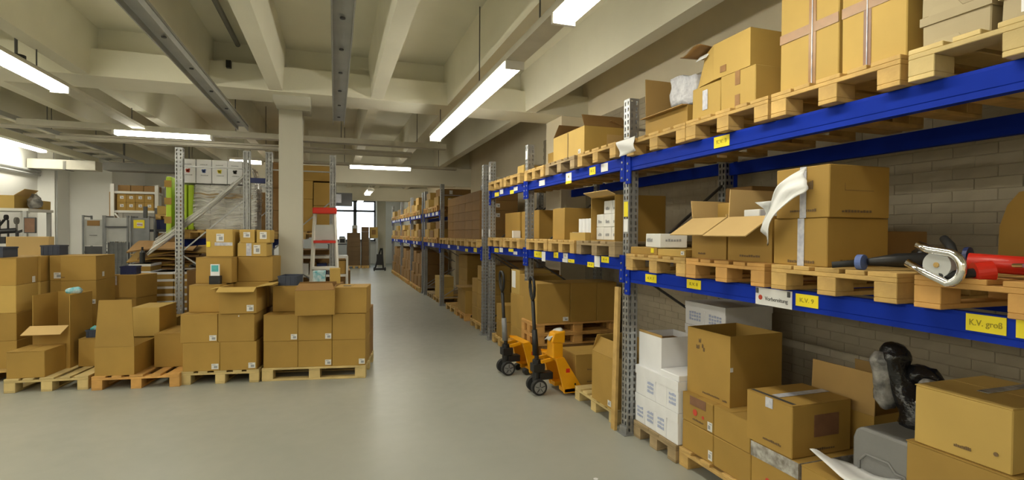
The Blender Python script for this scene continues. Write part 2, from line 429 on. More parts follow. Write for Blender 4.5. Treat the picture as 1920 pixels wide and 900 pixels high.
struct('trim_3', MB().box(3.02, 20.32, 0, XW, 20.88, 2.815), 'plaster')
struct('wall_left', MB().box(-6.65, -5, 0, -6.45, 15.8, 3.9).box(-6.45, 14.9, 0, -6.13, 15.6, 3.9), 'wall_white')
struct('wall_back_left', MB().box(-6.65, 15.6, 0, -5.35, 15.8, 3.9).box(-5.35, 15.6, 0, -5.25, 18.0, 3.9).box(-5.35, 18, 0, -1.9, 18.2, 3.9).box(-2.0, 18.0, 0, -1.9, YB, 3.9), 'wall_white')
struct('wall_front', MB().box(-6.65, -5.2, 0, 3.62, -5, 3.9), 'plaster')
WX0, WX1, WZ0, WZ1 = -0.6, 2.02, 1.15, 3.25
struct('wall_back', MB().box(-2, YB, 0, WX0, YB + .25, 3.9).box(WX1, YB, 0, 3.62, YB + .25, 3.9).box(WX0, YB, 0, WX1, YB + .25, WZ0).box(WX0, YB, WZ1, WX1, YB + .25, 3.9), 'wall_white')
win = obj('window_1', None, None, (0, YB + .1, 0)); win['kind'] = 'structure'
fr = MB()
for x in (WX0, 0.92, WX1 - .08): fr.box(x, -.04, WZ0, x + (0.16 if x == 0.92 else .08), .04, WZ1)
for z in (WZ0, 2.66, WZ1 - .08): fr.box(WX0, -.04, z, WX1, .04, z + .1)
fr.build('window_frame', 'grey_dark', win)
for x0, x1 in ((WX0 + .08, .92), (1.08, WX1 - .08)):
    for z0, z1 in ((WZ0 + .1, 2.66), (2.76, WZ1 - .08)):
        MB().box(x0, -.004, z0, x1, .004, z1).build('window_pane', 'glass', win)
MB().box(WX0 - .1, -.28, WZ0 - .05, WX1 + .1, -.05, WZ0).build('window_sill', 'grey_light', win)

SL = 3.82
ce = struct('ceiling', MB().box(-6.65, -5, SL, 3.62, YB + .2, SL + .15), 'ceil')
for x in (-5.60, -4.60, -3.58, -2.55, -1.43, -0.655, 0.50, 1.47, 2.55):
    MB().extrude([(x - .075, 3.268), (x + .075, 3.268), (x + .10, SL), (x - .10, SL)], 'y', -5, YB).build('ceiling_rib', 'ceil', ce)
for y, zb in ((-0.4, 3.26), (6.76, 3.26), (13.5, 2.82), (20.3, 2.82)):
    xl = -6.5 if zb > 3 else -2.0
    MB().box(xl, y, zb, XW, y + .60, 3.55 if zb > 3 else 3.3).box(xl, y + .17, 3.5 if zb > 3 else 3.3, XW, y + .43, SL).build('cross_beam', 'ceil', ce)
col = struct('column', MB().box(-.642, 6.96, 0, -.378, 7.22, 3.1), 'column_paint')
MB().extrude([(-.705, 3.26), (-.705, 3.20), (-.66, 3.09), (-.283, 3.09), (-.283, 3.26)], 'y', 6.92, 7.26).build('capital', 'column_paint', col)
tag(MB().box(-1.17, 6.70, 3.47, -1.12, 6.76, 3.55).build('junction_box', 'black'), 'small black junction box on the front of the concrete cross beam', 'junction box')
tag(MB().tube([(-1.05, y, 3.74) for y in (0.3, 2, 6.72)], 0.028, 8).build('conduit', 'duct'), 'dark conduit pipe running under the ceiling slab left of the column', 'pipe')
cl = thing('round_sensor', 'black round sensor under the ceiling at the upper left corner', 'sensor', (-2.75, 6.0, 3.10))
MB().tube([(0, 0, 0), (0, 0, .10)], 0.07, 14).build('lens_housing', 'black', cl, smooth=False); MB().tube([(0, 0, .10), (0, 0, .70)], 0.012, 6).build('stem', 'steel_dark', cl)
# pipes along the left wall
tag(MB().tube([(-6.40, 2, 2.95), (-6.40, 14.9, 2.95)], 0.03, 8).tube([(-6.40, 2, 2.87), (-6.40, 14.9, 2.87)], 0.02, 8).build('wall_pipe', 'grey_light'), 'pair of grey pipes running along the white left wall', 'pipe')
tag(MB().tube([(-6.11, 14.95, 0.2), (-6.11, 14.95, 3.0)], 0.014, 6).build('wall_conduit', 'grey_light'), 'thin vertical conduit on the corner pier of the left wall', 'pipe')
tag(MB().box(-6.45, 14.2, 1.98, -6.37, 14.4, 2.14).build('thermostat', 'grey_light'), 'small grey switch box on the white left wall near the corner', 'switch')

# ---------------------------------------------------------------- strip lights
def strip_light(label, p0, p1, lit, z, wd=0.15, hh=0.11, cat='strip light', m='trunk', z_top=SL, hang=(), holes=False):
    """Trunking from p0 to p1 with lit tube covers over the spans in lit (distances along it)."""
    p0, p1 = Vector((*p0, 0)), Vector((*p1, 0)); d = p1 - p0; L = d.length
    o = thing('strip_light' if lit else 'lamp_trunking', label, cat, (p0.x, p0.y, z), math.atan2(d.y, d.x))
    h = MB().extrude([(-wd * .52, 0.058), (-wd * .46, hh), (wd * .46, hh), (wd * .52, 0.058)], 'x', 0, L)
    h.build('housing', m, o)
    for a, b_ in lit:
        MB().extrude([(-wd * .48, 0.057), (-wd * .46, 0.030), (-wd * .38, 0.006), (-wd * .22, 0), (wd * .22, 0), (wd * .38, 0.006), (wd * .46, 0.030), (wd * .48, 0.057)], 'x', a + .03, b_ - .03).build('light_tube', 'tube', o)
        for q in (a, b_ - .03): MB().box(q, -wd * .5, -.004, q + .03, wd * .5, 0.06).build('end_cap', 'white_metal', o)
    for q in hang:
        MB().tube([(q, 0, hh - .005), (q, 0, z_top - z)], 0.006, 5).build('hanger', 'steel_dark', o)
    return o
def dark_trunk(label, p0, p1, z, wd, m='tray_grey', hang=(), dots=8):
    o = strip_light(label, p0, p1, [], z, wd, 0.09, 'lamp trunking', m, SL, hang)
    L = (Vector(p1) - Vector(p0)).length
    MB().box(0, -wd / 2, 0.0, L, -wd / 2 + .008, 0.05).box(0, wd / 2 - .008, 0.0, L, wd / 2, 0.05).build('side_lip', m, o)
    for k in range(dots): MB().tube([(L * (k + .5) / dots, 0, 0.036), (L * (k + .5) / dots, 0, 0.046)], 0.018, 8).build('socket', 'grey_dark', o)
    return o
strip_light('white trunking with two lit tubes hanging above the aisle by the right rack', (1.345, -4.6), (1.345, 7.42), [(0.2, 2.0), (5.7, 7.62), (8.52, 12.0)], 2.90, 0.15, 0.12, hang=(1, 4, 8.0, 9.6, 11.6))
strip_light('lit strip light in the upper left corner above the cross beam', (-2.60, -4.6), (-2.60, 8.66), [(0.4, 3.8), (4.4, 7.7), (8.0, 11.05)], 2.98, 0.15, 0.10, hang=(1, 6, 9, 10.6, 13))
strip_light('lit strip light running along the white left wall', (-6.05, -4.6), (-6.05, 14.3), [(1, 4.4), (5, 8.4), (8.8, 12.0), (12.2, 15.4), (15.6, 18.8)], 3.31, 0.16, 0.10, hang=(2, 7, 12, 15.8, 18))
strip_light('lit strip light crossing the room left of the column', (-4.0, 8.8), (1.78, 8.8), [(1.06, 2.30)], 2.955, 0.16, 0.14, hang=(.3, 2.6, 4.1, 5.3))
strip_light('lit strip light crossing the room beyond the step ladder', (-2.0, 11.65), (2.6, 11.65), [(0.02, 0.64), (2.28, 3.60)], 2.965, 0.16, 0.11, hang=(.4, 2.2, 4.2))
strip_light('added unseen strip light behind the second cross beam, brightens the far floor', (-2.0, 15.2), (2.6, 15.2), [(0.3, 1.9), (2.3, 4.2)], 3.0, 0.16, 0.11, hang=(.4, 2.2, 4.2))  # out-of-sight lamp added to lift the far aisle floor
dark_trunk('unlit grey lamp trunking with sockets above the middle of the aisle', (0.05, -3), (0.05, 7.25), 3.0, 0.145, hang=(4, 6, 9.8), dots=16)
dark_trunk('unlit slanting grey lamp trunking left of the white column', (-1.20, -3), (-1.20, 8.1), 3.0, 0.135, hang=(4, 7, 10.5), dots=14)
dark_trunk('unlit trunking crossing the room behind the left strip light', (-4.15, 10.2), (1.4, 10.2), 3.05, 0.16, 'trunk', hang=(.5, 3), dots=4)
strip_light('nearer of two small lit lamps by the far window', (1.08, 17.0), (1.08, 19.0), [(0.1, 1.9)], 2.90, 0.2, hang=(.3, 1.7))
strip_light('farther of two small lit lamps by the far window', (1.02, 20.9), (1.02, 23.4), [(0.1, 2.4)], 2.86, 0.2, hang=(.3, 1.7))
tr = thing('cable_ladder', 'grey cable ladder with wide rungs above the left wall lamp', 'cable ladder', (-4.35, 5.0, 3.10))
for s in (-1, 1): MB().box(s * .24 - .012, 0, 0, s * .24 + .012, 9.0, .06).build('rail', 'tray_grey', tr)
rg = MB().box(-.23, -.16, .0, .23, .16, .02).mesh('rung', 'trunk')
for k in range(11): obj('rung', rg, tr, (0, .4 + k * .82, .0))
for k in (1, 5, 8): MB().tube([(.2, k, .05), (.2, k, SL - 3.1)], .006, 5).build('hanger', 'steel_dark', tr)
dk = thing('air_duct', 'beige box duct below the ceiling at the left corner', 'duct', (-6.3, 14.55, 2.98))
MB().box(-.1, -.2, 0, 1.15, .2, .21).build('duct_body', 'trunk', dk); MB().box(.55, -.21, -.01, .60, .21, .18).build('flange', 'duct', dk)
MB().tube([(.3, 0, .2), (.3, 0, .83)], .008, 5).build('hanger', 'steel_dark', dk)
tag(MB().box(-4.5, 12.9, 2.86, -2.2, 13.3, 3.02).bar((-4.2, 13.1, 3.0), (-4.2, 13.1, SL - .01), .02).bar((-3.0, 13.1, 3.0), (-3.0, 13.1, SL - .01), .02).build('air_duct', 'duct'), 'dark grey duct below the ceiling above the roll containers', 'duct')
tag(MB().box(-3.6, 14.5, 2.72, -2.05, 15.0, 3.0).bar((-3.3, 14.7, 2.99), (-3.3, 14.7, SL - .01), .02).bar((-2.3, 14.7, 2.99), (-2.3, 14.7, SL - .01), .02).build('air_duct', 'trunk'), 'beige duct below the ceiling behind the dark grey duct', 'duct')

# ================================================================ racks
UPW = 0.085
def upright_mesh(h):
    mb = MB(); a = UPW / 2
    mb.holes((-a, a, 0), (0, -1, 0), UPW, h, 2, hole=.03, hw=.016).holes((-a, -a, 0), (1, 0, 0), UPW, h, 2, hole=.03, hw=.015).holes((a, -a, 0), (0, 1, 0), UPW, h, 2).holes((a, a, 0), (-1, 0, 0), UPW, h, 1)
    me = bpy.data.meshes.new('upright'); me.from_pydata(mb.v, [], mb.f); me.materials.append(MATS['steel']); return me
UP = upright_mesh(2.67)
FOOT = MB().box(-.075, -.06, 0, .075, .06, .008).box(-.055, -.05, .008, -.043, .05, .06).box(.043, -.05, .008, .055, .05, .06).mesh('foot_plate', 'steel')
def frame(label, y, x0, x1, h=2.67, low=False):
    o = thing('rack_frame', label, 'rack', ((x0 + x1) / 2, y, 0), 0, 'galvanised rack frames')
    wd = (x1 - x0) / 2 - UPW / 2
    for s in (-1, 1):
        u = obj('upright', UP, o, (s * wd, 0, 0.005)); obj('foot_plate', FOOT, o, (s * wd, 0, 0))
    zs = [0.18, 0.75, 1.32, 2.05, 2.44]
    m = 'steel_dark' if x0 > 0 and y < 8 else 'steel'
    def br(a, za, b_, zb, m=m): MB().bar((a, 0, za), (b_, 0, zb), .024, .016).build('brace', m, o)
    br(-wd, zs[0], wd, zs[0], 'steel'); br(-wd, zs[4], wd, zs[4], 'steel')
    for k in range(3): br(wd if k % 2 else -wd, zs[k], -wd if k % 2 else wd, zs[k + 1])
    return o
RX0, RX1 = 2.205, 3.22
def beam(label, x, y0, y1, zt, stickers=(), h=0.10, t=0.045, m='blue', out=-1):
    """Box-section shelf beam with a stepped lip; x is its aisle face, out is the side that face looks to."""
    o = thing('rack_beam', label, 'rack beam', (x, (y0 + y1) / 2, zt - h), 0, 'blue rack beams')
    L = (y1 - y0) / 2 - UPW / 2; s = -out
    prof = [(0, 0), (s * .003, h * .24), (0, h * .27), (0, h - .014), (s * .004, h), (s * t, h), (s * t, 0)]
    MB().extrude(prof, 'y', -L, L).build('beam_profile', m, o)
    for e in (-1, 1):
        c = MB().box(min(0, -s * .012), e * L - .034, -.10, max(0, -s * .012) , e * L + .034, h + .02)
        if True: c.build('connector', m, o)
        bl = MB()
        for zz in (-.07, .0, h * .55): bl.tube([(-s * .012, e * L, zz), (-s * .018, e * L, zz)], .009, 8)
        bl.build('bolt', 'steel', o)
    for (ya, yb, za, zb, mm, *tx) in stickers:
        yc = (y0 + y1) / 2
        st = MB().box(min(-s * .0035, -s * .0005), min(ya, yb) - yc, za - zt + h, max(-s * .0035, -s * .0005), max(ya, yb) - yc, zb - zt + h).build('sticker', mm, o)
        if tx:
            sz = (zb - za)
            text('writing', tx[0], sz * .5, 'ink_faint', st, (-s * .0044, (ya + yb) / 2 - yc, (za + zb) / 2 - zt + h), ROT_MX if out < 0 else ROT_MX, tx[1] if len(tx) > 1 else None)
    return o
FY = [0.32, 3.68, 5.98, 7.58, 7.97, 11.45, 13.62, 13.98, 16.2, 18.7, 21.6]
FN = ['galvanised rack frame at the near right end of the rack', 'nearest full galvanised rack frame beside the leaning wooden plank', 'galvanised rack frame directly behind the two pallet jacks',
      'galvanised rack frame left of the pallet jacks with blue beam ends', 'bare galvanised rack frame standing left of the blue beam ends', 'galvanised rack frame between the tall carton wall and the far bays',
      'galvanised far frame, nearer of the close pair along the aisle', 'galvanised far frame, farther of the close pair along the aisle', 'third galvanised frame from the far end of the right rack',
      'second galvanised frame from the far end of the right rack', 'last galvanised frame at the far end of the right rack']
FR = [frame(n, y, RX0, RX1) for y, n in zip(FY, FN)]
for k, (z0, z1, mm) in ((1, (1.74, 1.86, 'yellow_label')), (1, (1.62, 1.72, 'white_paper')), (2, (2.50, 2.60, 'white_paper')), (3, (2.52, 2.60, 'white_paper')), (3, (2.40, 2.48, 'white_paper')), (3, (1.55, 1.66, 'white_paper')), (4, (1.55, 1.66, 'white_paper'))):
    MB().box(-.5095, -.03, z0, -.506, .03, z1).build('tag', mm, FR[k])
Y_, W_ = 'yellow_label', 'white_paper'
bay = lambda i: (FY[i], FY[i + 1])
beam('blue upper front beam of the nearest bay with one yellow sticker', RX0, *bay(0), 2.205, [(2.525, 2.657, 2.128, 2.195, Y_, 'K.V. 3', .085)], h=.105)
b1 = beam('blue lower front beam of the nearest bay with white sign', RX0, *bay(0), 1.322, [(3.25, 3.39, 1.248, 1.306, Y_, 'K.V. 7', .08), (2.766, 2.905, 1.25, 1.308, Y_, 'K.V. 8', .08), (2.065, 2.307, 1.222, 1.314, W_),
     (1.912, 2.042, 1.247, 1.308, Y_, 'K.V. 9', .08), (1.167, 1.290, 1.256, 1.318, Y_, 'K.V. groß', .10), (1.02, 1.14, 1.256, 1.320, Y_, 'Bo', .05)])
sg = [c for c in b1.children if c.name.startswith('sticker')][2]
yc = (FY[0] + FY[1]) / 2; zb = 1.322 - .10
text('writing', 'Vorbereitung', .030, 'grey_dark', sg, (-.0044, 2.165 - yc, 1.258 - zb), ROT_MX, .15)
for yy, zz, mm in ((2.293, 1.298, 'ink_grey'), (2.082, 1.296, 'ink_grey')): MB().box(-.010, yy - yc - .007, zz - zb - .014, -.003, yy - yc + .007, zz - zb + .014).build('clip', 'grey_dark', sg)
MB().tube([(-.0048, 2.272 - yc, 1.262 - zb), (-.0034, 2.272 - yc, 1.262 - zb)], .014, 10).build('emblem', 'ink_red', sg)
beam('blue upper rear beam of the nearest bay', RX1, *bay(0), 2.205, out=1)
beam('blue lower rear beam of the nearest bay', RX1, *bay(0), 1.322, out=1)
beam('blue upper front beam of the bay above the pallet jacks', RX0, *bay(1), 2.222, [(4.70, 4.83, 2.126, 2.205, W_, '4', .03), (4.70, 4.83, 2.100, 2.126, Y_), (4.20, 4.315, 2.135, 2.203, Y_, 'B 2', .06), (3.975, 4.095, 2.14, 2.21, W_), (5.39, 5.555, 2.14, 2.20, W_)])
beam('blue lower front beam above the pallet jacks with many stickers', RX0, *bay(1), 1.412, [(5.46, 5.70, 1.33, 1.40, Y_, 'A 1', .1), (5.36, 5.46, 1.295, 1.40, W_), (5.01, 5.125, 1.348, 1.408, Y_, '3', .03), (4.775, 4.88, 1.352, 1.405, W_, '5', .03),
     (4.62, 4.76, 1.318, 1.352, Y_, 'B 1', .06), (4.775, 4.90, 1.315, 1.350, W_), (4.216, 4.342, 1.30, 1.345, Y_, 'B 3', .06), (4.105, 4.205, 1.31, 1.408, W_), (3.945, 4.078, 1.355, 1.408, Y_, 'B 4', .06)])
beam('blue upper rear beam above the pallet jacks', RX1, *bay(1), 2.222, out=1)
beam('blue lower rear beam above the pallet jacks', RX1, *bay(1), 1.412, out=1)
beam('short blue upper front beam of the narrow bay', RX0, *bay(2), 2.222, [(7.1, 7.3, 2.13, 2.19, Y_), (6.9, 7.05, 2.15, 2.21, W_), (6.3, 6.45, 2.15, 2.20, W_), (6.45, 6.6, 2.12, 2.17, Y_)])
beam('short blue lower front beam of the narrow bay', RX0, *bay(2), 1.412, [(7.1, 7.3, 1.33, 1.39, Y_), (6.9, 7.05, 1.34, 1.40, W_), (6.3, 6.45, 1.33, 1.37, W_), (6.45, 6.65, 1.36, 1.40, Y_)])
beam('short blue upper rear beam of the narrow bay', RX1, *bay(2), 2.222, out=1)
beam('short blue lower rear beam of the narrow bay', RX1, *bay(2), 1.412, out=1)
beam('blue lower front beam under the tall carton wall', RX0, *bay(4), 1.372, [(8.3, 8.5, 1.29, 1.36, Y_), (8.9, 9.1, 1.28, 1.33, Y_), (9.6, 9.75, 1.30, 1.36, W_), (10.4, 10.6, 1.3, 1.36, W_)])
beam('blue lower rear beam under the tall carton wall', RX1, *bay(4), 1.372, out=1)
FARN = {5: 'bay just past the tall carton wall', 7: 'first bay past the paired frames', 8: 'second bay past the paired frames', 9: 'last bay of the right rack'}
for i in (5, 7, 8, 9):
    y0, y1 = bay(i)
    st = [(y0 + (y1 - y0) * q, y0 + (y1 - y0) * (q + .13), 2.01, 2.085, W_) for q in (.12, .34, .60, .8)]
    beam('blue upper front beam with white stickers in the ' + FARN[i], RX0, y0, y1, 2.09, st)
    beam('blue lower front beam in the ' + FARN[i], RX0, y0, y1, 1.372, [(a, b_, c - .72, d - .72, e) for a, b_, c, d, e in st[1:3]])
    beam('blue upper rear beam in the ' + FARN[i], RX1, y0, y1, 2.09, out=1); beam('blue lower rear beam in the ' + FARN[i], RX1, y0, y1, 1.372, out=1)
# the two rack rows left of the aisle, back to back, seen from their ends
LFY = [7.76, 10.6, 13.4]
for k, y in enumerate(LFY):
    n = ['front end', 'middle', 'far end'][k]
    frame(f'galvanised rack frame at the {n} of the left rack row', y, -1.925, -1.06)
    frame(f'galvanised rack frame at the {n} of the row behind the column', y, -0.875, 0.02)
for k in range(2):
    n = ['near', 'far'][k]
    for z, zn in ((1.50, 'lower'), (2.25, 'upper')):
        if zn == 'upper' : continue
        beam(f'blue outer beam in the {n} bay of the left rack row', -1.925, LFY[k], LFY[k + 1], z)
        beam(f'blue inner beam in the {n} bay of the left rack row', -1.06, LFY[k], LFY[k + 1], z, out=1)
        beam(f'blue inner beam in the {n} bay of the row behind the column', -0.875, LFY[k], LFY[k + 1], z)
        beam(f'blue aisle beam in the {n} bay of the row behind the column', 0.02, LFY[k], LFY[k + 1], z, out=1)
tag(MB().box(-1.07, 7.72, 2.255, -.865, 7.80, 2.32).build('row_spacer', 'blue_dark'), 'dark blue spacer joining the two left rack rows near their tops', 'rack spacer')
# ================================================================ near bay, upper level (deck at 2.205)
Z = 2.207; T = Z + .125
pallet('wooden pallet at the far end of the near upper shelf under the opened box', 2.16, 2.885, 3.15, 3.60, Z)
pallet('wooden pallet under the torn carton on the near upper shelf', 2.15, 2.185, 3.15, 2.865, Z)
pallet('wooden pallet under the two tall brown cartons', 2.15, 1.505, 3.15, 2.165, Z)
pallet('pale wooden pallet under the beige lidded boxes at top right', 2.15, 0.76, 3.15, 1.475, Z, m='wood_pale')
o = obox('opened brown carton with one tall flap up on the near upper shelf', 2.21, 2.925, T, 2.66, 3.42, T + .13, {'+y': (2, .30, 0), '-x': (95, .05, 0)}, 'card', fill=.4)
bb = MB()
bm = bmesh.new(); bmesh.ops.create_cube(bm, size=1); bmesh.ops.subdivide_edges(bm, edges=bm.edges, cuts=7, use_grid_fill=True)
for v in bm.verts:
    v.co = Vector((v.co.x * .20, v.co.y * .26, v.co.z * .20)); v.co += noise.noise_vector(v.co * 16) * .022
bmesh.ops.smooth_vert(bm, verts=bm.verts, factor=.5, use_axis_x=True, use_axis_y=True, use_axis_z=True)
me = bpy.data.meshes.new('bubble_wrap_parcel'); bm.to_mesh(me); bm.free(); me.materials.append(MATS['bubble'])
for p in me.polygons: p.use_smooth = True
bw = obj('bubble_wrap_parcel', me, None, (2.36, 3.06, T + .265), (R(8), R(-6), R(4))); tag(bw, 'silvery bubble wrap parcel resting on the opened carton', 'parcel')
pp = sheet('paper_sheet', 'white_paper', lambda s, t: (2.15 + .012 * math.sin(t * 5 + s * 3) - t * .02, 3.70 - s * .24, Z + .012 + t * .11 + .012 * s), 8, 6)
tag(pp, 'white paper sheet standing by the nearest post on the near upper shelf', 'paper')
a = cbox('left one of two square cartons under the torn carton', 2.2, 2.605, T, 2.62, 2.865, T + .205, 'card_warm', top=False)
decal(a, '-x', .42, .60, .25, .85, 'tape_white', 'tape'); 
b = cbox('right one of two square cartons under the torn carton', 2.2, 2.325, T, 2.62, 2.598, T + .215, 'card_warm', top=False)
decal(b, '-x', .42, .56, .0, .36, 'tape_brown', 'tape'); decal(b, '-x', .42, .56, .62, 1, 'tape_brown', 'tape')
# torn carton: one corner crushed in, a loose flap
bm = bmesh.new(); bmesh.ops.create_cube(bm, size=1); bmesh.ops.subdivide_edges(bm, edges=bm.edges, cuts=9, use_grid_fill=True)
for v in bm.verts:
    c = v.co.copy(); v.co = Vector((c.x * .42, c.y * .50, (c.z + .5) * .215))
    k = max(0, c.y * 2 - .2) * max(0, (.5 - c.x)) * (0.4 + c.z + .5)
    v.co += Vector((.055 * k, -.05 * k * (1.1 - c.z), -.02 * k)) + noise.noise_vector(v.co * 9 + Vector((3, 1, 7))) * .010 * min(1, k * 2)
me = bpy.data.meshes.new('torn_cardboard_box'); bm.to_mesh(me); bm.free(); me.materials.append(MATS['card_warm'])
tb = obj('torn_cardboard_box', me, None, (2.41, 2.615, T + .2165)); tb['_s'] = (.42, .5, .215); tag(tb, 'torn brown carton with a crushed corner lying on two square cartons', 'box')
sheet('torn_flap', 'card_dark', lambda s, t: (-.10 - .17 * s, .10 + .20 * t, .215 + .012 * s - .02 * s * t + .012 * math.sin(t * 6)), 5, 6, .004, tb)
sheet('torn_paper', 'white_paper', lambda s, t: (-.17 - .03 * s, .13 + .10 * t, .20 - .035 * s), 3, 4, .002, tb)
decal(tb, '-x', .38, .48, .12, .3, 'tape_brown', 'tape')
def tall(label, y0, y1, m, tm, tf, x1=2.62):
    o = cbox(label, 2.2, y0, T, x1, y1, T + .62, m, top=False)
    decal(o, '-x', tf - .06, tf + .06, 0, 1, tm, 'tape', .0016); decal(o, '-x', 0, 1, .41, .485, 'tape_brown', 'tape', .0030)
    decal(o, '-x', tf - .010, tf + .006, 0, 1, 'tape_white', 'tape', .0046)
    return o
tall('left of two tall taped cartons at the top of the near upper shelf', 1.82, 2.155, 'card_warm', 'tape_brown', .42)
t2 = tall('right of two tall taped cartons at the top of the near upper shelf', 1.515, 1.803, 'card_warm', 'tape_patch', .58)
decal(t2, '-y', 0, 1, .41, .485, 'tape_brown', 'tape')
def archive(label, y0, y1, z, x0=2.2, x1=2.62, h=.125):
    o = cbox(label, x0 + .012, y0 + .008, z, x1, y1 - .008, z + h, 'card_grey', top=False, name='archive_box')
    sx, sy, sz = o['_s']
    MB().box(-sx / 2 - .008, -sy / 2 - .007, sz - .030, sx / 2 + .004, sy / 2 + .007, sz + .003).build('lid', 'card_grey', o)
    yk = sy * .05
    MB().extrude([(yk - .045, 0.0), (yk + .075, 0.0), (yk + .055, .030), (yk - .025, .030)], 'x', -sx / 2 - .003, -sx / 2 + .002).build('tab', 'card_grey', o)
    return o
archive('lower beige lidded box at the left end of the pale pallet', 1.225, 1.470, T)
archive('middle beige lidded box in the left column on the pale pallet', 1.235, 1.475, T + .129)
archive('topmost beige lidded box in the left column on the pale pallet', 1.225, 1.470, T + .258)
q = archive('lower beige lidded box with a white label at the top right corner', 0.965, 1.210, T); decal(q, '-x', .25, .75, .25, .72, 'white_paper', 'paper_label')
archive('upper beige lidded box in the right column on the pale pallet', 0.965, 1.210, T + .129)

# ================================================================ near bay, lower level (deck at 1.322)
Z = 1.324; T = Z + .125
pallet('wooden pallet under the flat cartons beside the nearest rack post', 2.16, 2.87, 3.15, 3.60, Z)
pallet('wooden pallet with reddish deck under the two opened cartons', 2.15, 2.195, 3.15, 2.85, Z, m='wood_orange')
pallet('wooden pallet under the pair of white-taped cartons', 2.15, 1.505, 3.15, 2.15, Z)
pallet('wooden pallet under the fitness gear at the right edge', 2.15, 0.74, 3.15, 1.44, Z, m='wood_orange')
f1 = cbox('flat brown carton with yellow sticker beside the nearest post', 2.2, 3.245, T, 2.55, 3.60, T + .055, 'card', top=False); decal(f1, '-x', .10, .2, .3, .9, 'yellow_label', 'sticker')
f2 = cbox('flat brown carton left of the opened cartons', 2.2, 2.92, T, 2.55, 3.235, T + .05, 'card_warm', top=False); ship_label(f2, '-x', .03, .14, .3, .8)
wp = cbox('small white carton lying skewed on the flat cartons', 2.22, 3.16, T + .0565, 2.42, 3.46, T + .157, 'white_card', rot=R(-14), top=False)
print_line(wp, '-x', .5, .9, .4, 'ink_grey', .03, 6); print_line(wp, '-y', .2, .8, .45, 'ink_grey', .02, 6)
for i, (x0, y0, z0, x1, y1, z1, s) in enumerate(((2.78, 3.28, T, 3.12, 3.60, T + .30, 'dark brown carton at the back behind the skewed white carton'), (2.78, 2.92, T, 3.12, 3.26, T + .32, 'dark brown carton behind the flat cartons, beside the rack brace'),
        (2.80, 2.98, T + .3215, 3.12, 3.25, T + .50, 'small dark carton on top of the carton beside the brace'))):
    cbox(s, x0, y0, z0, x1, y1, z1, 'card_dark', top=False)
oa = obox('left opened carton with its flap hanging toward the aisle', 2.24, 2.585, T, 2.66, 2.905, T + .255, {'-x': (121, .205, .0), '+x': (-4, .13, 0), '+y': (8, .12, 0), '-y': (-6, .02, 0)}, 'card', mf='card_pale', fill=.55)
print_line(oa, '-x', .58, .8, .10)
ob = obox('right opened carton full of white parcels', 2.24, 2.235, T, 2.66, 2.57, T + .255, {'-x': (121, .215, .0), '+x': (-3, .12, 0), '+y': (4, .17, .02)}, 'card', mf='card_pale', fill=.6)
print_line(ob, '-x', .25, .72, .10)
cb_ = cbox('small taped brown carton standing inside the left opened carton', 2.42, 2.63, T + .155, 2.62, 2.88, T + .36, 'card', top=False); decal(cb_, '-x', .35, .55, 0, 1, 'tape_white', 'tape')
cbox('white flat parcel in the right opened carton', 2.30, 2.39, T + .162, 2.55, 2.51, T + .30, 'white_card', top=False, cat='parcel', name='parcel')
pk = cbox('larger white parcel with blue marks in the right opened carton', 2.42, 2.23, T + .162, 2.63, 2.38, T + .37, 'white_card', top=False, cat='parcel', name='parcel'); print_line(pk, '-x', .2, .8, .5, 'ink_blue', .05, 4)
st_ = MB().tube([(2.33 + .012 * math.sin(k), 2.40 - .022 * k + .0018 * k * k, T + .20 + .10 * math.sin(k * .42)) for k in range(9)], .006, 6).build('strap', 'ink_blue'); tag(st_, 'blue strap curling out of the right opened carton', 'strap')
c1 = cbox('lower of two white-taped brown cartons on the near lower shelf', 2.2, 1.865, T, 2.60, 2.185, T + .235, 'card', top=False)
c2 = cbox('upper of two white-taped brown cartons on the near lower shelf', 2.195, 1.855, T + .2365, 2.59, 2.165, T + .488, 'card', top=False)
for c in (c1, c2):
    decal(c, '-x', .40, .52, 0, 1, 'tape_white', 'tape'); print_line(c, '-x', .22, .72, .06 if c is c1 else .12, n=12); print_line(c, '-y', .2, .7, .1, n=10)
print_line(c2, '-x', .28, .40, .55, 'ink_soft', .05, 4)
MB().box(-.10, -.1567, .13, .09, -.1552, .132).box(-.10, -.1567, .13, -.098, -.1552, .24).build('printed_outline', 'ink_soft', c2)
cbox('small dark carton behind the white-taped cartons', 2.66, 1.93, T, 2.98, 2.16, T + .175, 'card_dark', top=False)
ps = sheet('paper_sheet', 'white_paper', lambda s, t: (2.150 - .055 * math.sin(math.pi * s) * (.4 + t * .6) + .011 * math.sin(9 * s + 5 * t) + .006 * math.sin(17 * t + 4 * s), 1.945 + .25 * s + .02 * math.sin(6 * t), T + .478 - .235 * s * s - .02 * s - t * (.125 + .02 * math.sin(3 * s))), 18, 12)
tag(ps, 'crumpled white paper sheet hanging off the upper white-taped carton', 'paper')
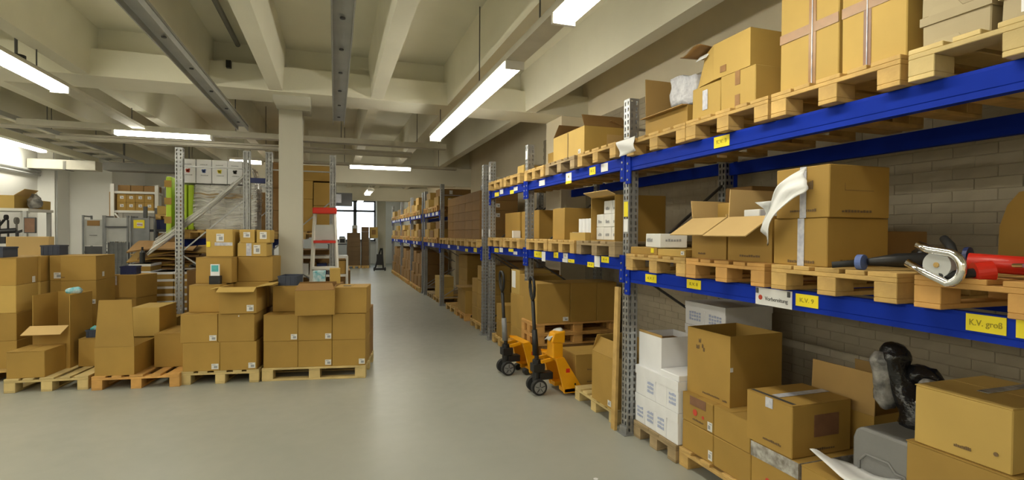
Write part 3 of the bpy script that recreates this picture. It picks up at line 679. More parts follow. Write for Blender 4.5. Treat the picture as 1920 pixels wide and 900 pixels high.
# fitness gear on the right pallet
hx = thing('weight_handle', 'chrome U-shaped bar with a round steel plate on the near lower shelf', 'fitness gear', (2.15, 1.33, T))
pts = []
for k in range(11):
    a_ = R(100 - 200 * k / 10 - 35); pts.append((-.03, -.030 - .052 * math.cos(a_), .012 + .056 * math.sin(a_)))
pts = [(-.03, .078, .118), (-.03, .035, .100)] + [(-.03, -.018 - .056 * math.sin(R(20 + 150 * k / 9)), .036 + .058 * math.cos(R(20 + 150 * k / 9))) for k in range(10)] + [(-.03, .03, .004), (-.03, .115, .048)]
MB().tube(pts, .0155, 12).build('bar', 'chrome', hx, smooth=True)
MB().tube([(-.028, 0.012, .044), (.002, 0.012, .044)], .049, 24).build('plate', 'grey_light', hx); MB().tube([(-.031, .012, .044), (-.028, .012, .044)], .010, 12).build('hub', 'wood', hx)
rd = thing('exercise_machine', 'red tubular exercise frame with purple grips at the right edge', 'fitness gear', (2.32, 1.2, T))
MB().tube([(-.04, .13, .055), (.0, .02, .048), (.08, -.16, .04)], .034, 14).build('red_tube', 'red', rd, smooth=True)
MB().tube([(-.155, .045, .022), (-.115, .012, .03)], .036, 20).build('red_disc', 'red', rd)
MB().tube([(-.19, .135, .004), (-.145, .03, .024)], [.014, .017], 12).build('black_grip', 'rubber', rd, smooth=True)
MB().tube([(-.06, -.02, .05), (-.08, -.06, .052)], .007, 8).build('spindle', 'chrome', rd)
MB().tube([(-.05, -.07, .045), (-.06, -.10, .05), (-.02, -.20, .05), (.02, -.3, .05)], [.022, .034, .030, .032], 14).build('purple_grip', 'purple', rd, smooth=True)
MB().tube([(-.15, -.16, .03), (-.12, -.28, .03)], [.03, .035], 14).build('red_handle', 'red', rd, smooth=True)
bk = thing('exercise_machine', 'black exercise handles with a blue disc lying beside the white-taped cartons', 'fitness gear', (2.36, 1.62, T))
MB().tube([(-.155, .095, .034), (-.150, .070, .034)], .034, 20).build('blue_disc', 'ink_blue', bk)
MB().tube([(-.22, .17, .018), (-.16, .095, .030)], .014, 12).build('black_grip', 'rubber', bk, smooth=True)
MB().tube([(-.14, .06, .036), (-.05, .0, .045), (.05, -.12, .05), (.12, -.18, .055)], [.016, .030, .036, .028], 12).build('black_arm', 'black', bk, smooth=True)
MB().tube([(.02, -.05, .06), (.10, -.02, .085), (.16, .06, .07)], [.02, .026, .02], 10).build('lever', 'black', bk, smooth=True)
MB().tube([(.10, -.13, .07), (.16, -.08, .11), (.20, -.03, .14)], [.018, .019, .017], 10).build('black_handle', 'rubber', bk, smooth=True)
MB().tube([(.115, -.165, .065), (.118, -.18, .065)], .042, 18).build('navy_disc', 'navy', bk)
cd_ = MB().extrude([(1.56 - .30, T), (1.64, T), (1.635, T + .20), (1.605, T + .30), (1.56, T + .36), (1.26, T + .40)], 'x', 3.02, 3.03).build('cardboard_sheet', 'card', None)
tag(cd_, 'brown cardboard sheet standing at the back of the near lower shelf', 'cardboard')

# ================================================================ near bay, floor
P = .125
pallet('worn wooden pallet under the white cartons', 2.26, 3.085, 3.2, 3.63, 0, m='wood_grey')
pallet('yellowish wooden pallet under the near floor cartons', 2.28, 2.10, 3.20, 3.075, 0)
pallet('wooden pallet under the right-hand floor cartons', 2.28, 1.18, 3.20, 2.05, 0)
def wbox(label, x0, y0, z0, x1, y1, z1, mark=True):
    o = cbox(label, x0, y0, z0, x1, y1, z1, 'carton_white', top=False, name='white_carton', group='white cartons in the near bay')
    sx, sy, sz = o['_s']
    MB().box(-sx / 2 - .003, -sy / 2 - .0015, sz * .70, sx / 2 + .003, sy / 2 + .0015, sz + .001).build('lid', 'carton_white', o)
    if mark:
        for k in range(3): print_line(o, '-x', .18, .80, .50 - .14 * k, 'ink_lilac', .022, 5)
    return o
PO = ['left', 'middle left', 'middle right', 'right']
for r in range(2):
    for k in range(4):
        y1 = 3.627 - k * .1365
        wbox(f"white carton, {PO[k]} in the {['bottom', 'upper'][r]} row facing the aisle on the worn pallet", 2.275, y1 - .1345, P + r * .222, 2.70, y1, P + .220 + r * .222, (k + r) % 2 == 0 or k == 1)
obox('open white carton with brown inside standing on the white cartons', 2.30, 3.32, P + .4435, 2.62, 3.622, P + .705, {'-x': (0, .02, 0)}, 'carton_white', 'card_in', name='open_white_carton', fill=.8)
cbox('flat white tray lying on the right end of the white cartons', 2.28, 3.085, P + .4435, 2.66, 3.31, P + .485, 'carton_white', top=False, name='white_tray', cat='tray')
for r in range(5):
    for k in range(2):
        y1 = 3.628 - k * .235
        wbox(f'white carton in the tall rear stack, {ORD[4 - r]} from the top, {["left", "right"][k]} column' if r < 4 else f'top white carton in the tall rear stack, {["left", "right"][k]} column', 2.74, y1 - .232, P + r * .187, 3.18, y1, P + r * .187 + .185, r > 1)
def fb(label, y0, y1, z0, z1, x0=2.3, x1=2.72, **kw): return cbox(label, x0, y0, z0, x1, y1, z1, **kw)
k1 = fb('brown carton with a barcode label, lower left on the yellowish pallet', 2.752, 3.068, P, .318, top=False); ship_label(k1, '-x', .02, .14, .10, .42); 
k2 = fb('brown carton, lower middle on the yellowish pallet', 2.435, 2.748, P, .318, top=False)
k3 = fb('brown carton with tape patch and red marks under the big open carton', 2.755, 3.065, .320, .512, top=True); ship_label(k3, '-x', .02, .16, .06, .36); decal(k3, '-x', .22, .74, .66, .97, 'tape_patch', 'tape'); print_line(k3, '-x', .30, .66, .16)
MB().tube([(-.2135, .02, .085), (-.2125, .02, .085)], .022, 12).tube([(-.2135, -.06, .075), (-.2125, -.06, .075)], .012, 8).build('red_mark', 'ink_red', k3)
k4 = fb('plain brown carton right of the one with the tape patch', 2.44, 2.75, .320, .512, top=True)
k5 = obox('big empty open brown carton beside the white cartons', 2.345, 2.675, .5135, 2.775, 3.075, .962, {}, 'card', rot=R(2))
print_line(k5, '-x', .22, .62, .06, n=11); print_line(k5, '-x', .06, .16, .05, n=4); 
for (a0, a1, b0) in ((.66, .72, .80), (.60, .64, .73), (.70, .78, .70), (.57, .61, .68)): print_line(k5, '-x', a0, a1, b0, 'ink_soft', .03, 3)
decal(k5, '-y', 0, .05, .50, .56, 'white_card', 'sticker')
k6 = fb('brown carton wrapped in silvery tape under the near taped carton', 2.10, 2.43, P, .408, x1=2.78, top=False)
decal(k6, '-x', 0, 1, .70, 1, 'tape_grey', 'tape'); decal(k6, '-y', 0, 1, .70, 1, 'tape_grey', 'tape')
MB().tube([(-.2425, .04, .10), (-.2415, .04, .10)], .016, 10).build('red_mark', 'ink_red', k6)
k7 = cbox('closed brown carton with a white tape across its top seam', 2.30, 2.145, .4095, 2.72, 2.468, .694, 'card', seam='y')
decal(k7, 'top', .12, 1, .42, .58, 'tape_white', 'tape'); decal(k7, '-x', .40, .56, .80, 1, 'tape_white', 'tape'); decal(k7, '-y', .36, .78, .36, .78, 'tape_patch', 'tape_mark')
print_line(k7, '-x', .22, .62, .14, n=11); print_line(k7, '-y', .30, .72, .10, n=11)
MB().box(-.19, -.145, .2843, -.165, .155, .2851).build('seam_gap', 'ink', k7)
k8 = obox('open brown carton with a tall raised flap behind the closed taped carton', 2.76, 2.06, .409, 3.16, 2.44, .62, {'-x': (-3, .23, 0), '+x': (-3, .20, 0)}, 'card', rot=R(3), fill=.3)
k9 = cbox('brown carton under the open one with the raised flap', 2.80, 2.08, P, 3.18, 2.50, .408, 'card_dark', top=False)
# grey hard case
gc = thing('hard_case', 'grey moulded plastic hard case standing among the near floor cartons', 'case', (2.66, 1.765, P))
prof = [(-.165, 0), (.165, 0), (.165, .47), (.15, .515), (.12, .535), (-.10, .535), (-.145, .52), (-.165, .48)]
c = MB().extrude(prof, 'x', -.20, .20).build('shell', 'grey_plastic', gc); smooth_bevel(c, .014, 3)
rim = MB()
pr = [(-.12, .02), (-.12, .33), (-.09, .375), (-.05, .375), (-.02, .41), (.09, .41), (.125, .37), (.125, .02)]
rim.tube([(-.203, y, z) for y, z in pr], .007, 8).build('raised_rim', 'grey_plastic', gc, smooth=True)
smooth_bevel(MB().box(-.212, -.165, .25, -.195, -.135, .33).build('latch', 'grey_light', gc), .004)
MB().tube([(-.198, .0, .18), (-.206, .0, .18)], .05, 20).build('round_boss', 'grey_plastic', gc)
# black bag over clear film
bg = thing('black_plastic_bag', 'crumpled black and clear plastic bag standing above the grey case', 'bag', (2.75, 1.86, P + .535))
def lumpy(mb, name, m, parent, amp=.013, sc=12):
    o = mb.build(name, m, parent, smooth=True); me = o.data
    bm = bmesh.new(); bm.from_mesh(me); bmesh.ops.subdivide_edges(bm, edges=bm.edges, cuts=3, use_grid_fill=True, smooth=.6)
    for v in bm.verts: v.co += noise.noise_vector(v.co * sc) * amp + noise.noise_vector(v.co * sc * 2.4) * amp * .6
    bm.to_mesh(me); bm.free()
    for p in me.polygons: p.use_smooth = True
    return o
lumpy(MB().tube([(.02, -.06, -.01), (.0, -.05, .08), (-.01, .02, .17), (-.02, .05, .26), (-.025, .055, .34), (-.02, .075, .385)], [.10, .085, .062, .062, .064, .03], 16), 'bag_body', 'black_bag', bg)
lumpy(MB().tube([(-.045, .075, .06), (-.060, .085, .16), (-.062, .088, .25), (-.060, .09, .34)], [.035, .042, .046, .034], 12), 'clear_film', 'clear_bag', bg, .012)
lumpy(MB().tube([(.01, .0, .24), (.05, -.07, .24), (.07, -.14, .17), (.10, -.22, .19)], [.05, .04, .028, .02], 12), 'bag_tail', 'black_bag', bg, .014)
lumpy(MB().tube([(-.03, -.08, .07), (.0, -.09, .17), (.02, -.08, .23)], [.03, .042, .03], 10), 'clear_fold', 'clear_bag', bg, .012)
r1 = cbox('lower brown carton at the bottom right corner', 2.29, 1.175, .43, 2.72, 1.555, .740, 'card', top=True, seam='y')
r2 = cbox('upper brown carton in the stack at the bottom right corner', 2.30, 1.195, .7415, 2.74, 1.530, .982, 'card_warm', seam='y'); print_line(r2, '-x', .38, .56, .16, n=9); decal(r2, 'top', .3, 1, .44, .56, 'tape_grey', 'tape')
MB().tube([(-.2235, -.12, .06), (-.2222, -.12, .06)], .008, 10).build('ring_mark', 'ink_soft', r2)
cbox('bottom brown carton under the stack in the right corner', 2.30, 1.19, P, 2.74, 1.55, .4285, 'card_dark', top=False)
k10 = cbox('small brown carton in front of the grey case', 2.25, 1.66, P, 2.44, 2.04, .435, 'card', top=True)
ps = sheet('paper_sheet', 'white_paper', lambda s, t: (2.26 + .20 * t + .01 * math.sin(7 * s), 2.00 - .34 * s + .03 * t, .443 + .085 * (1 - s) ** 3 * (1 - t) + .045 * s ** 3 + .012 * math.sin(3.2 * s + .5) ** 2 + .01 * math.sin(6 * t)), 14, 8)
tag(ps, 'curled white paper sheet lying in front of the grey case', 'paper')
pl = MB().box(-.012, -.030, 0, .012, .030, 1.17).build('wooden_plank', 'wood', None, (2.175, 3.79, 0.0), (R(1.2), R(.6), 0)); tag(pl, 'upright wooden plank leaning against the nearest rack post', 'plank')
tag(MB().tube([(1.62, 3.05, .0012), (1.62, 3.05, .0022)], .016, 10).build('paper_scrap', 'white_paper'), 'tiny white paper scrap on the bare floor by the worn pallet', 'paper scrap')

# ================================================================ bay above the pallet jacks
Z = 2.224; T = Z + .125
pallet('wooden pallet under the carton at the far end, above the jacks', 2.15, 4.53, 3.15, 5.25, Z, m='wood_grey')
pallet('empty wooden pallet above the pallet jacks beside the nearest post', 2.15, 3.76, 3.15, 4.46, Z)
u = obox('brown carton with flaps peaking open on the shelf above the jacks', 2.24, 4.50, T, 2.72, 5.24, T + .28, {'-y': (-38, .16, .02), '+y': (-38, .16, .02), '+x': (-70, .2, 0)}, 'card_warm', mf='card_dark')
MB().box(-.2435, -.01, .0, -.2415, .002, .27).build('crease', 'ink_soft', u); decal(u, '-y', .5, .86, .3, .75, 'card_pale', 'tape_patch'); ship_label(u, '-x', .1, .17, .08, .25)
pallet('wooden pallet behind the frame above the jacks', 2.15, 5.30, 3.15, 5.91, Z)
cbox('low brown carton behind the frame above the jacks', 2.45, 5.32, T, 3.0, 5.9, T + .22, 'card', top=False)
cbox('white carton tucked under the pallet of the peaking carton', 2.3, 4.46, Z, 2.5, 4.525, Z + .11, 'white_card', top=False)
Z = 1.414; T = Z + .125
pallet('wooden pallet at the far end of the mid shelf above the jacks', 2.15, 5.19, 3.15, 5.83, Z)
pallet('wooden pallet in the middle of the mid shelf above the jacks', 2.15, 4.52, 3.15, 5.16, Z)
pallet('old grey pallet on the mid shelf beside the nearest post', 2.15, 3.76, 3.15, 4.47, Z, m='wood_grey')
cbox('brown carton on the mid shelf left of the white rolls', 2.28, 5.03, T, 2.66, 5.34, T + .335, 'card', top=False)
ty = obox('low brown tray holding white cups and rolls', 2.2, 4.385, T, 2.50, 4.72, T + .075, {}, 'card_warm', name='cardboard_tray', cat='tray')
for k in range(4):
    rl = MB().tube([(0, 0, 0), (0, 0, .20)], .036, 16).build('paper_roll', 'carton_white', None, (2.30, 4.645 - k * .075, T + .0075), smooth=False)
    tag(rl, ['leftmost', 'second from left', 'third from left', 'rightmost'][k] + ' white paper roll standing in the low tray', 'roll', 'white rolls in the tray')
tag(MB().tube([(0, 0, 0), (0, 0, .07)], [.03, .04], 14).build('white_cup', 'white_card', None, (2.245, 4.67, T + .0075)), 'small pale cup at the left corner of the low tray', 'cup')
sb_ = obj('open_cardboard_box', MB().box(-.25, -.22, 0, .25, .22, .008).box(-.25, -.22, .39, .25, .22, .398).box(-.25, -.22, .008, .25, -.212, .39).box(-.25, .212, .008, .25, .22, .39).box(.24, -.212, .008, .25, .212, .39).mesh('side_box', 'card'), None, (2.50, 4.15, T))
tag(sb_, 'brown carton lying on its side, open toward the aisle, filled with white packs', 'box')
MB().extrude([(-.25, .398), (-.33, .43), (-.33, .436), (-.25, .404)], 'y', -.22, .22).build('flap', 'card_pale', sb_)
for r in range(3):
    for k in range(2 if r == 2 else 3):
        y1 = 4.355 - k * .137 - (.137 if r == 2 else 0)
        p_ = cbox(f"small white pack inside the side-lying carton, {['bottom', 'middle', 'top'][r]} row, {['left', 'centre', 'right'][k + (1 if r == 2 else 0)]}", 2.30, y1 - .134, T + .009 + r * .117, 2.46, y1, T + .124 + r * .117, 'white_card', top=False, name='white_pack', cat='pack', group='white packs in the side-lying carton')
        print_line(p_, '-x', .25, .75, .3, 'ink_grey', .03, 3)
# floor of that bay
pallet('pale pallet at the aisle edge with an opened carton on its corner', 2.22, 3.86, 3.15, 4.62, 0, m='wood_pale')
ob_ = obox('narrow opened carton with slanting flaps on the pale pallet', 2.205, 3.87, P, 2.58, 4.24, P + .43, {'-x': (-24, .14, .03), '+y': (-20, .16, .02), '+x': (10, .12, 0)}, 'card', mf='card'); ship_label(ob_, '-x', .05, .2, .05, .16)
bx_ = cbox('brown carton with printed lines on the forks of the front pallet jack', 2.27, 4.71, .0815, 2.72, 5.08, .40, 'card'); print_line(bx_, '-y', .28, .66, .50, n=12); print_line(bx_, '-y', .28, .66, .12, n=12); print_line(bx_, '-x', .3, .6, .5)
cbox('dark brown carton on the floor by the wall behind the printed carton', 2.76, 4.72, 0, 3.12, 5.10, .46, 'card_dark', top=False)
pallet('lowest of three stacked pallets behind the pallet jacks', 2.17, 5.46, 3.19, 5.92, 0, 'x', m='wood_orange')
cbox('brown carton squeezed between the stacked pallets', 2.22, 5.47, P, 3.15, 5.90, .335, 'card_dark', top=False)
pallet('middle of three stacked pallets behind the pallet jacks', 2.13, 5.46, 3.19, 5.92, .337, 'x', m='wood_orange', h=.125)
pallet('uppermost stacked pallet carrying three cartons behind the jacks', 2.13, 5.46, 3.19, 5.92, .463, 'x', m='wood_orange')
for k, (x0, x1, n) in enumerate(((2.15, 2.56, 'left'), (2.565, 2.90, 'middle'), (2.905, 3.16, 'right'))):
    q = cbox(f'{n} one of three brown cartons side by side on the stacked pallets', x0, 5.47, .589, x1, 5.91, 1.035, 'card')
    if k == 0: ship_label(q, '-y', .78, .94, .04, .14)
# ================================================================ pallet jacks
def jack(label, x, y, rot=0.0, fork=.85, extra=True):
    o = thing('pallet_jack', label, 'pallet jack', (x, y, 0), rot, 'yellow pallet jacks')
    # sloping yellow chassis: two cheek plates and a front panel, x = toward the forks
    ch = MB()
    for s in (-1, 1):
        ys = sorted((s * .195, s * .165))
        ch.extrude([(.13, .375), (.215, .385), (.395, .10), (.40, .03), (.22, .03), (.20, .12)], 'y', *ys)
    ch.extrude([(.13, .375), (.215, .385), (.225, .365), (.14, .352)], 'y', -.195, .195)
    ch.extrude([(.215, .385), (.395, .10), (.383, .09), (.205, .375)], 'y', -.195, .195)
    c = ch.build('chassis', 'jack_yellow', o); smooth_bevel(c, .006)
    MB().box(.235, -.1975, .235, .275, -.1945, .275).build('red_badge', 'red', c)
    MB().tube([(.335, -.1975, .115), (.335, -.194, .115)], .010, 10).build('bolt_hole', 'black', c)
    for s in (-1, 1):
        f = MB().extrude([(.22, .035), (.22, .078), (.38, .080), (fork + .3, .080), (fork + .36, .055), (fork + .36, .035)], 'y', s * .125 - .07, s * .125 + .07).build('fork', 'jack_yellow', o); smooth_bevel(f, .005)
        MB().tube([(fork + .22, s * .125 - .03, .036), (fork + .22, s * .125 + .03, .036)], .035, 12).build('load_roller', 'rubber', f)
    # pump and linkage
    p = MB().tube([(.0, 0, .12), (.0, 0, .34)], .042, 14).tube([(.0, 0, .34), (.0, 0, .40)], .022, 12).box(-.05, -.055, .22, .07, .055, .30).box(.02, -.05, .14, .16, .05, .21).build('pump', 'black', o); smooth_bevel(p, .004)
    MB().bar((.02, -.075, .33), (.17, -.075, .355), .03).bar((.02, .075, .33), (.17, .075, .355), .03).build('link_arm', 'jack_yellow', o)
    for s in (-1, 1):
        wl = MB().tube([(0, s * .045, .078), (0, s * .095, .078)], .078, 24).build('steering_wheel', 'rubber', o, smooth=False)
        sp = MB(); sp.tube([(0, s * .046 + s * .050, .078), (0, s * .101, .078)], .058, 24)
        rim_ = sp.build('rim', 'steel', wl)
        hub = MB()
        for k in range(5):
            a = 2 * math.pi * k / 5 + .3; hub.bar((.012 * math.cos(a), s * .1025, .078 + .012 * math.sin(a)), (.052 * math.cos(a), s * .1025, .078 + .052 * math.sin(a)), .018, .004)
        hub.build('spokes', 'black', wl)
        if s < 0: pass
    MB().tube([(0, -.06, .078), (0, .06, .078)], .018, 10).build('axle', 'steel_dark', o)
    h = MB().tube([(-.01, 0, .38), (-.045, 0, .93)], .019, 12).build('handle', 'black', o, smooth=True)
    lp = [(-.045, 0, .93), (-.048, -.045, .985), (-.052, -.062, 1.06), (-.056, -.052, 1.135), (-.060, -.02, 1.165), (-.060, .02, 1.165), (-.056, .052, 1.135), (-.052, .062, 1.06), (-.048, .045, .985), (-.045, 0, .93)]
    MB().tube(lp, .0145, 10).build('handle_loop', 'black', o, smooth=True)
    MB().tube([(-.050, 0, .97), (-.062, 0, 1.10)], .007, 8).build('lever', 'steel_dark', o)
    MB().tube([(-.008, 0, .385), (-.025, 0, .64)], [.034, .027], 12).build('handle_socket', 'black' if extra else 'grey_paint', o, smooth=True)
    if extra:
        b = MB().box(.11, -.16, .372, .22, .0, .53).extrude([(.09, .53), (.12, .625), (.24, .645), (.235, .52)], 'y', -.17, -.04).build('control_box', 'jack_yellow', o); smooth_bevel(b, .012)
        sheet('grey_rag', 'grey_light', lambda s, t: (.07 + .15 * s, -.15 + .12 * t, .60 + .055 * s + .01 * math.sin(6 * s + 4 * t) - .05 * (1 - s) ** 2), 6, 5, .006, o)
    return o
jack('front yellow pallet jack, nearer the camera, with a grey rag on top', 1.925, 4.895, fork=.45)
jack('rear yellow pallet jack, farther along the aisle beside the stacked cartons', 1.855, 5.68, R(4), fork=-.02, extra=False)

# ================================================================ narrow bay and the bays beyond
Z = 2.224; T = Z + .125
pallet('nearer empty pallet on the upper shelf of the narrow bay', 2.15, 6.07, 3.15, 6.72, Z)
pallet('farther empty pallet on the upper shelf of the narrow bay', 2.15, 6.80, 3.15, 7.45, Z)
q = cbox('small brown carton on the upper shelf of the narrow bay', 2.2, 6.07, T, 2.5, 6.30, T + .10, 'card_warm', top=False)
Z = 1.414; T = Z + .125
pallet('nearer pallet on the mid shelf of the narrow bay', 2.15, 6.07, 3.15, 6.74, Z)
pallet('farther pallet on the mid shelf of the narrow bay', 2.15, 6.80, 3.15, 7.47, Z)
q = cbox('long brown carton behind braces on the mid shelf of the narrow bay', 2.42, 6.10, T, 2.95, 6.74, T + .36, 'card', top=False); ship_label(q, '-x', .45, .56, .45, .65)
q = cbox('second long brown carton on the mid shelf of the narrow bay', 2.42, 6.82, T, 2.95, 7.47, T + .36, 'card', top=False)
cbox('small white carton on the narrow bay shelf beside the frame', 2.3, 6.75, T, 2.41, 6.80, T + .10, 'white_card', top=False)
pallet('pallet on the floor of the narrow bay behind the pallet jacks', 2.22, 6.78, 3.18, 7.46, 0)
for r in range(2): cbox(f'brown carton at the front of the narrow bay floor, {["lower", "upper"][r]} one', 2.24, 6.98, P + r * .232, 2.54, 7.30, P + r * .232 + .23, 'card')
for r in range(4): cbox(f'brown carton in the rear pile of the narrow bay, {ORD[3 - r]} from the top' if r < 3 else 'top brown carton in the rear pile of the narrow bay', 2.62, 6.82, P + r * .24, 3.10, 7.40, P + r * .24 + .238, 'card_dark' if r % 2 else 'card', top=False)
cbox('pale brown carton low behind the rear pallet jack', 2.27, 6.05, 0, 2.80, 6.74, .36, 'card', top=False)
cbox('pale brown carton in the middle of the pile behind the rear pallet jack', 2.27, 6.06, .3615, 2.80, 6.74, .80, 'card', top=False)
q = cbox('upper carton with white note behind the rear pallet jack', 2.275, 6.41, .8015, 2.72, 6.74, 1.12, 'card_warm', top=False); decal(q, '-x', .45, .9, .25, .95, 'white_paper', 'paper_note')
cbox('upper carton without note behind the rear pallet jack', 2.275, 6.06, .8015, 2.72, 6.40, 1.08, 'card', top=False)
# the tall carton wall
Z = 1.374; T = Z + .125
for k in range(4): pallet(f'{["nearest", "second", "third", "farthest"][k]} pallet under the tall carton wall', 2.15, 8.06 + k * .82, 3.15, 8.80 + k * .82, Z)
for k in range(5):
    for r in range(5):
        y0 = 8.70 + k * .54
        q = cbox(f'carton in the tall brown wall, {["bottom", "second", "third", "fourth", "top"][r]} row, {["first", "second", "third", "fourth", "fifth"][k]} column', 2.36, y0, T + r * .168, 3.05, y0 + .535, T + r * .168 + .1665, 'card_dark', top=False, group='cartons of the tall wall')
        if k == 0 and r in (2, 4, 3): ship_label(q, '-y', .42, .52, .3, .7)
# floor of that bay
pallet('nearest floor pallet past the bare galvanised frame', 2.25, 8.16, 3.2, 8.90, 0)
for k in range(2):
    n = 4 if k == 0 else 3
    for r in range(n): cbox(f'brown carton in the {["nearer", "farther"][k]} pile past the bare frame, {ORD[n - 1 - r]} from the top' if r < n - 1 else f'top brown carton in the {["nearer", "farther"][k]} pile past the bare frame', 2.28, 8.18 + k * .36, P + r * .235, 2.75, 8.53 + k * .36, P + r * .235 + .2335, 'card')
for r in range(4): cbox(f'dark carton behind the piles past the bare frame, row {["one", "two", "three", "four"][r]} from the floor', 2.78, 8.2, P + r * .25, 3.18, 8.85, P + r * .25 + .248, 'card_dark', top=False)
pallet('dark orange floor pallet under the open-topped carton', 2.25, 9.3, 3.2, 10.05, 0, m='wood_orange')
obox('open-topped brown carton with a wide flap, past the carton piles', 2.27, 9.35, P, 2.85, 9.95, P + .42, {'+y': (80, .2, 0), '-x': (60, .10, 0)}, 'card')
for r in range(4): cbox(f'plain carton in the pile at the rear of the open-topped one, {["first", "second", "third", "fourth"][r]} from the floor', 2.50, 10.15, P + r * .26, 3.1, 10.9, P + r * .26 + .258, 'card', top=False)
pallet('farther floor pallet in the long bay', 2.25, 10.12, 3.2, 11.0, 0)
pallet('floor pallet just past the long bay frame', 2.25, 11.75, 3.2, 12.55, 0)
for r in range(2): cbox(f'brown carton just past the long bay frame, {["lower", "upper"][r]} one', 2.27, 11.85, P + r * .24, 2.60, 12.4, P + r * .24 + .2385, 'card_warm')
pallet('dark floor pallet before the close pair of frames', 2.25, 12.7, 3.2, 13.4, 0, m='wood_grey')
# far bays: pallets and cartons on three levels
bays = [(11.6, 13.5, 'bay past the tall wall'), (14.1, 16.1, 'first far bay'), (16.35, 18.55, 'second far bay'), (18.85, 21.4, 'third far bay')]
WNUM = ['first', 'second', 'third', 'fourth', 'fifth']
for bi, (y0, y1, bn) in enumerate(bays):
    n = 3; st = (y1 - y0) / n
    for lv, (zz, ln, hh, rows) in enumerate(((0.0, 'floor', .42, 3), (1.374, 'middle level', .2, 2), (2.092, 'upper level', .21, 2))):
        for k in range(n):
            ya, yb = y0 + k * st + .03, y0 + (k + 1) * st - .03
            if not (bi == 0 and lv == 0): pallet(f'{WNUM[k]} pallet on the {ln} of the {bn}', 2.16, ya, 3.16, yb, zz, lite=True, m='wood' if (k + bi) % 2 else 'wood_orange')
            if bi == 0 and lv == 0 and k < 3: continue
            if lv == 2 and (k + bi) % 3 == 1: continue
            for r in range(rows - ((k + bi) % 2 if lv else 0)):
                h_ = hh * (.82 if (k + r) % 2 else 1.0) * (.8 if lv == 0 else 1)
                zb = zz + P + sum(hh * (.82 if (k + q) % 2 else 1.0) * (.8 if lv == 0 else 1) for q in range(r))
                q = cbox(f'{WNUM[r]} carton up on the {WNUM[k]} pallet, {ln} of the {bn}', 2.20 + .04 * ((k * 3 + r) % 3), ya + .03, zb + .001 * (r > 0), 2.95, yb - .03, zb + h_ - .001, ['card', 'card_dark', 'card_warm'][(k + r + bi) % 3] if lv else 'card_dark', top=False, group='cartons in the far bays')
                if lv == 2: decal(q, '-y', .3, .4, .3, .8, 'white_card', 'shipping_label')

# ================================================================ front left pallets and their cartons
H = .138
class G:
    """A row of cartons turned a little about the front left corner of its pallet."""
    def __init__(s, x, y, deg): s.x, s.y, s.a = x, y, R(deg)
    def p(s, u, v): return (s.x + u * math.cos(s.a) - v * math.sin(s.a), s.y + u * math.sin(s.a) + v * math.cos(s.a))
    def args(s, u0, v0, z0, u1, v1, z1):
        cx, cy = s.p((u0 + u1) / 2, (v0 + v1) / 2); w_, d = u1 - u0, v1 - v0
        return (cx - w_ / 2, cy - d / 2, z0, cx + w_ / 2, cy + d / 2, z1)
    def c(s, label, *b, dr=0, **k): return cbox(label, *s.args(*b), rot=s.a + R(dr), **k)
    def o(s, label, *b, flaps=None, dr=0, **k): return obox(label, *s.args(*b), flaps or {}, rot=s.a + R(dr), **k)
    def pal(s, label, u0, v0, u1, v1, **k):
        x0, y0, _, x1, y1, _ = s.args(u0, v0, 0, u1, v1, 0); return pallet(label, x0, y0, x1, y1, 0, rot=s.a, h=H, **k)
# --- rightmost pallet: six cartons and three on top
g = G(-.735, 6.16, -10)
g.pal('pale pallet with its long side forward under six cartons', 0, 0, 1.08, .80, along='x', m='wood_pale')
nm = ['left', 'middle', 'right']
for r in range(2):
    for k in range(3):
        u0 = .012 + k * .356
        q = g.c(f'front carton, {["lower", "upper"][r]} {nm[k]} of the six on the long pallet', u0, .015, H + r * .2865, u0 + .352, .40, H + r * .2865 + .285, top=r == 1, seam='y')
        if (r, k) in ((1, 0), (1, 1), (0, 1), (0, 2)): ship_label(q, '-y', .80, .98, .06, .26)
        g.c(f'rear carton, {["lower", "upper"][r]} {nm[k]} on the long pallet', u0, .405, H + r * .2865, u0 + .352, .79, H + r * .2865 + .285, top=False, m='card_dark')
ZT = H + .573 + .0015
g.c('plain carton set back on the left top of the long pallet', .05, .22, ZT, .33, .60, ZT + .285, m='card')
g.o('open carton pushed forward on top of the six cartons', .335, -.075, ZT, .735, .34, ZT + .265, flaps={'-y': (-52, .11, .03), '+y': (-10, .06, 0), '+x': (0, .03, 0)}, dr=7, fill=.35, mf='card_dark')
q = g.c('closed carton on the right top of the long pallet', .745, .02, ZT, 1.085, .43, ZT + .285, m='card', seam='y')
MB().box(-.10, -.05, .2855, -.02, .0, .289).build('dark_sticker', 'black', q)
g.c('carton at the rear middle on top of the long pallet', .37, .45, ZT, .72, .78, ZT + .28, m='card_dark', top=False)
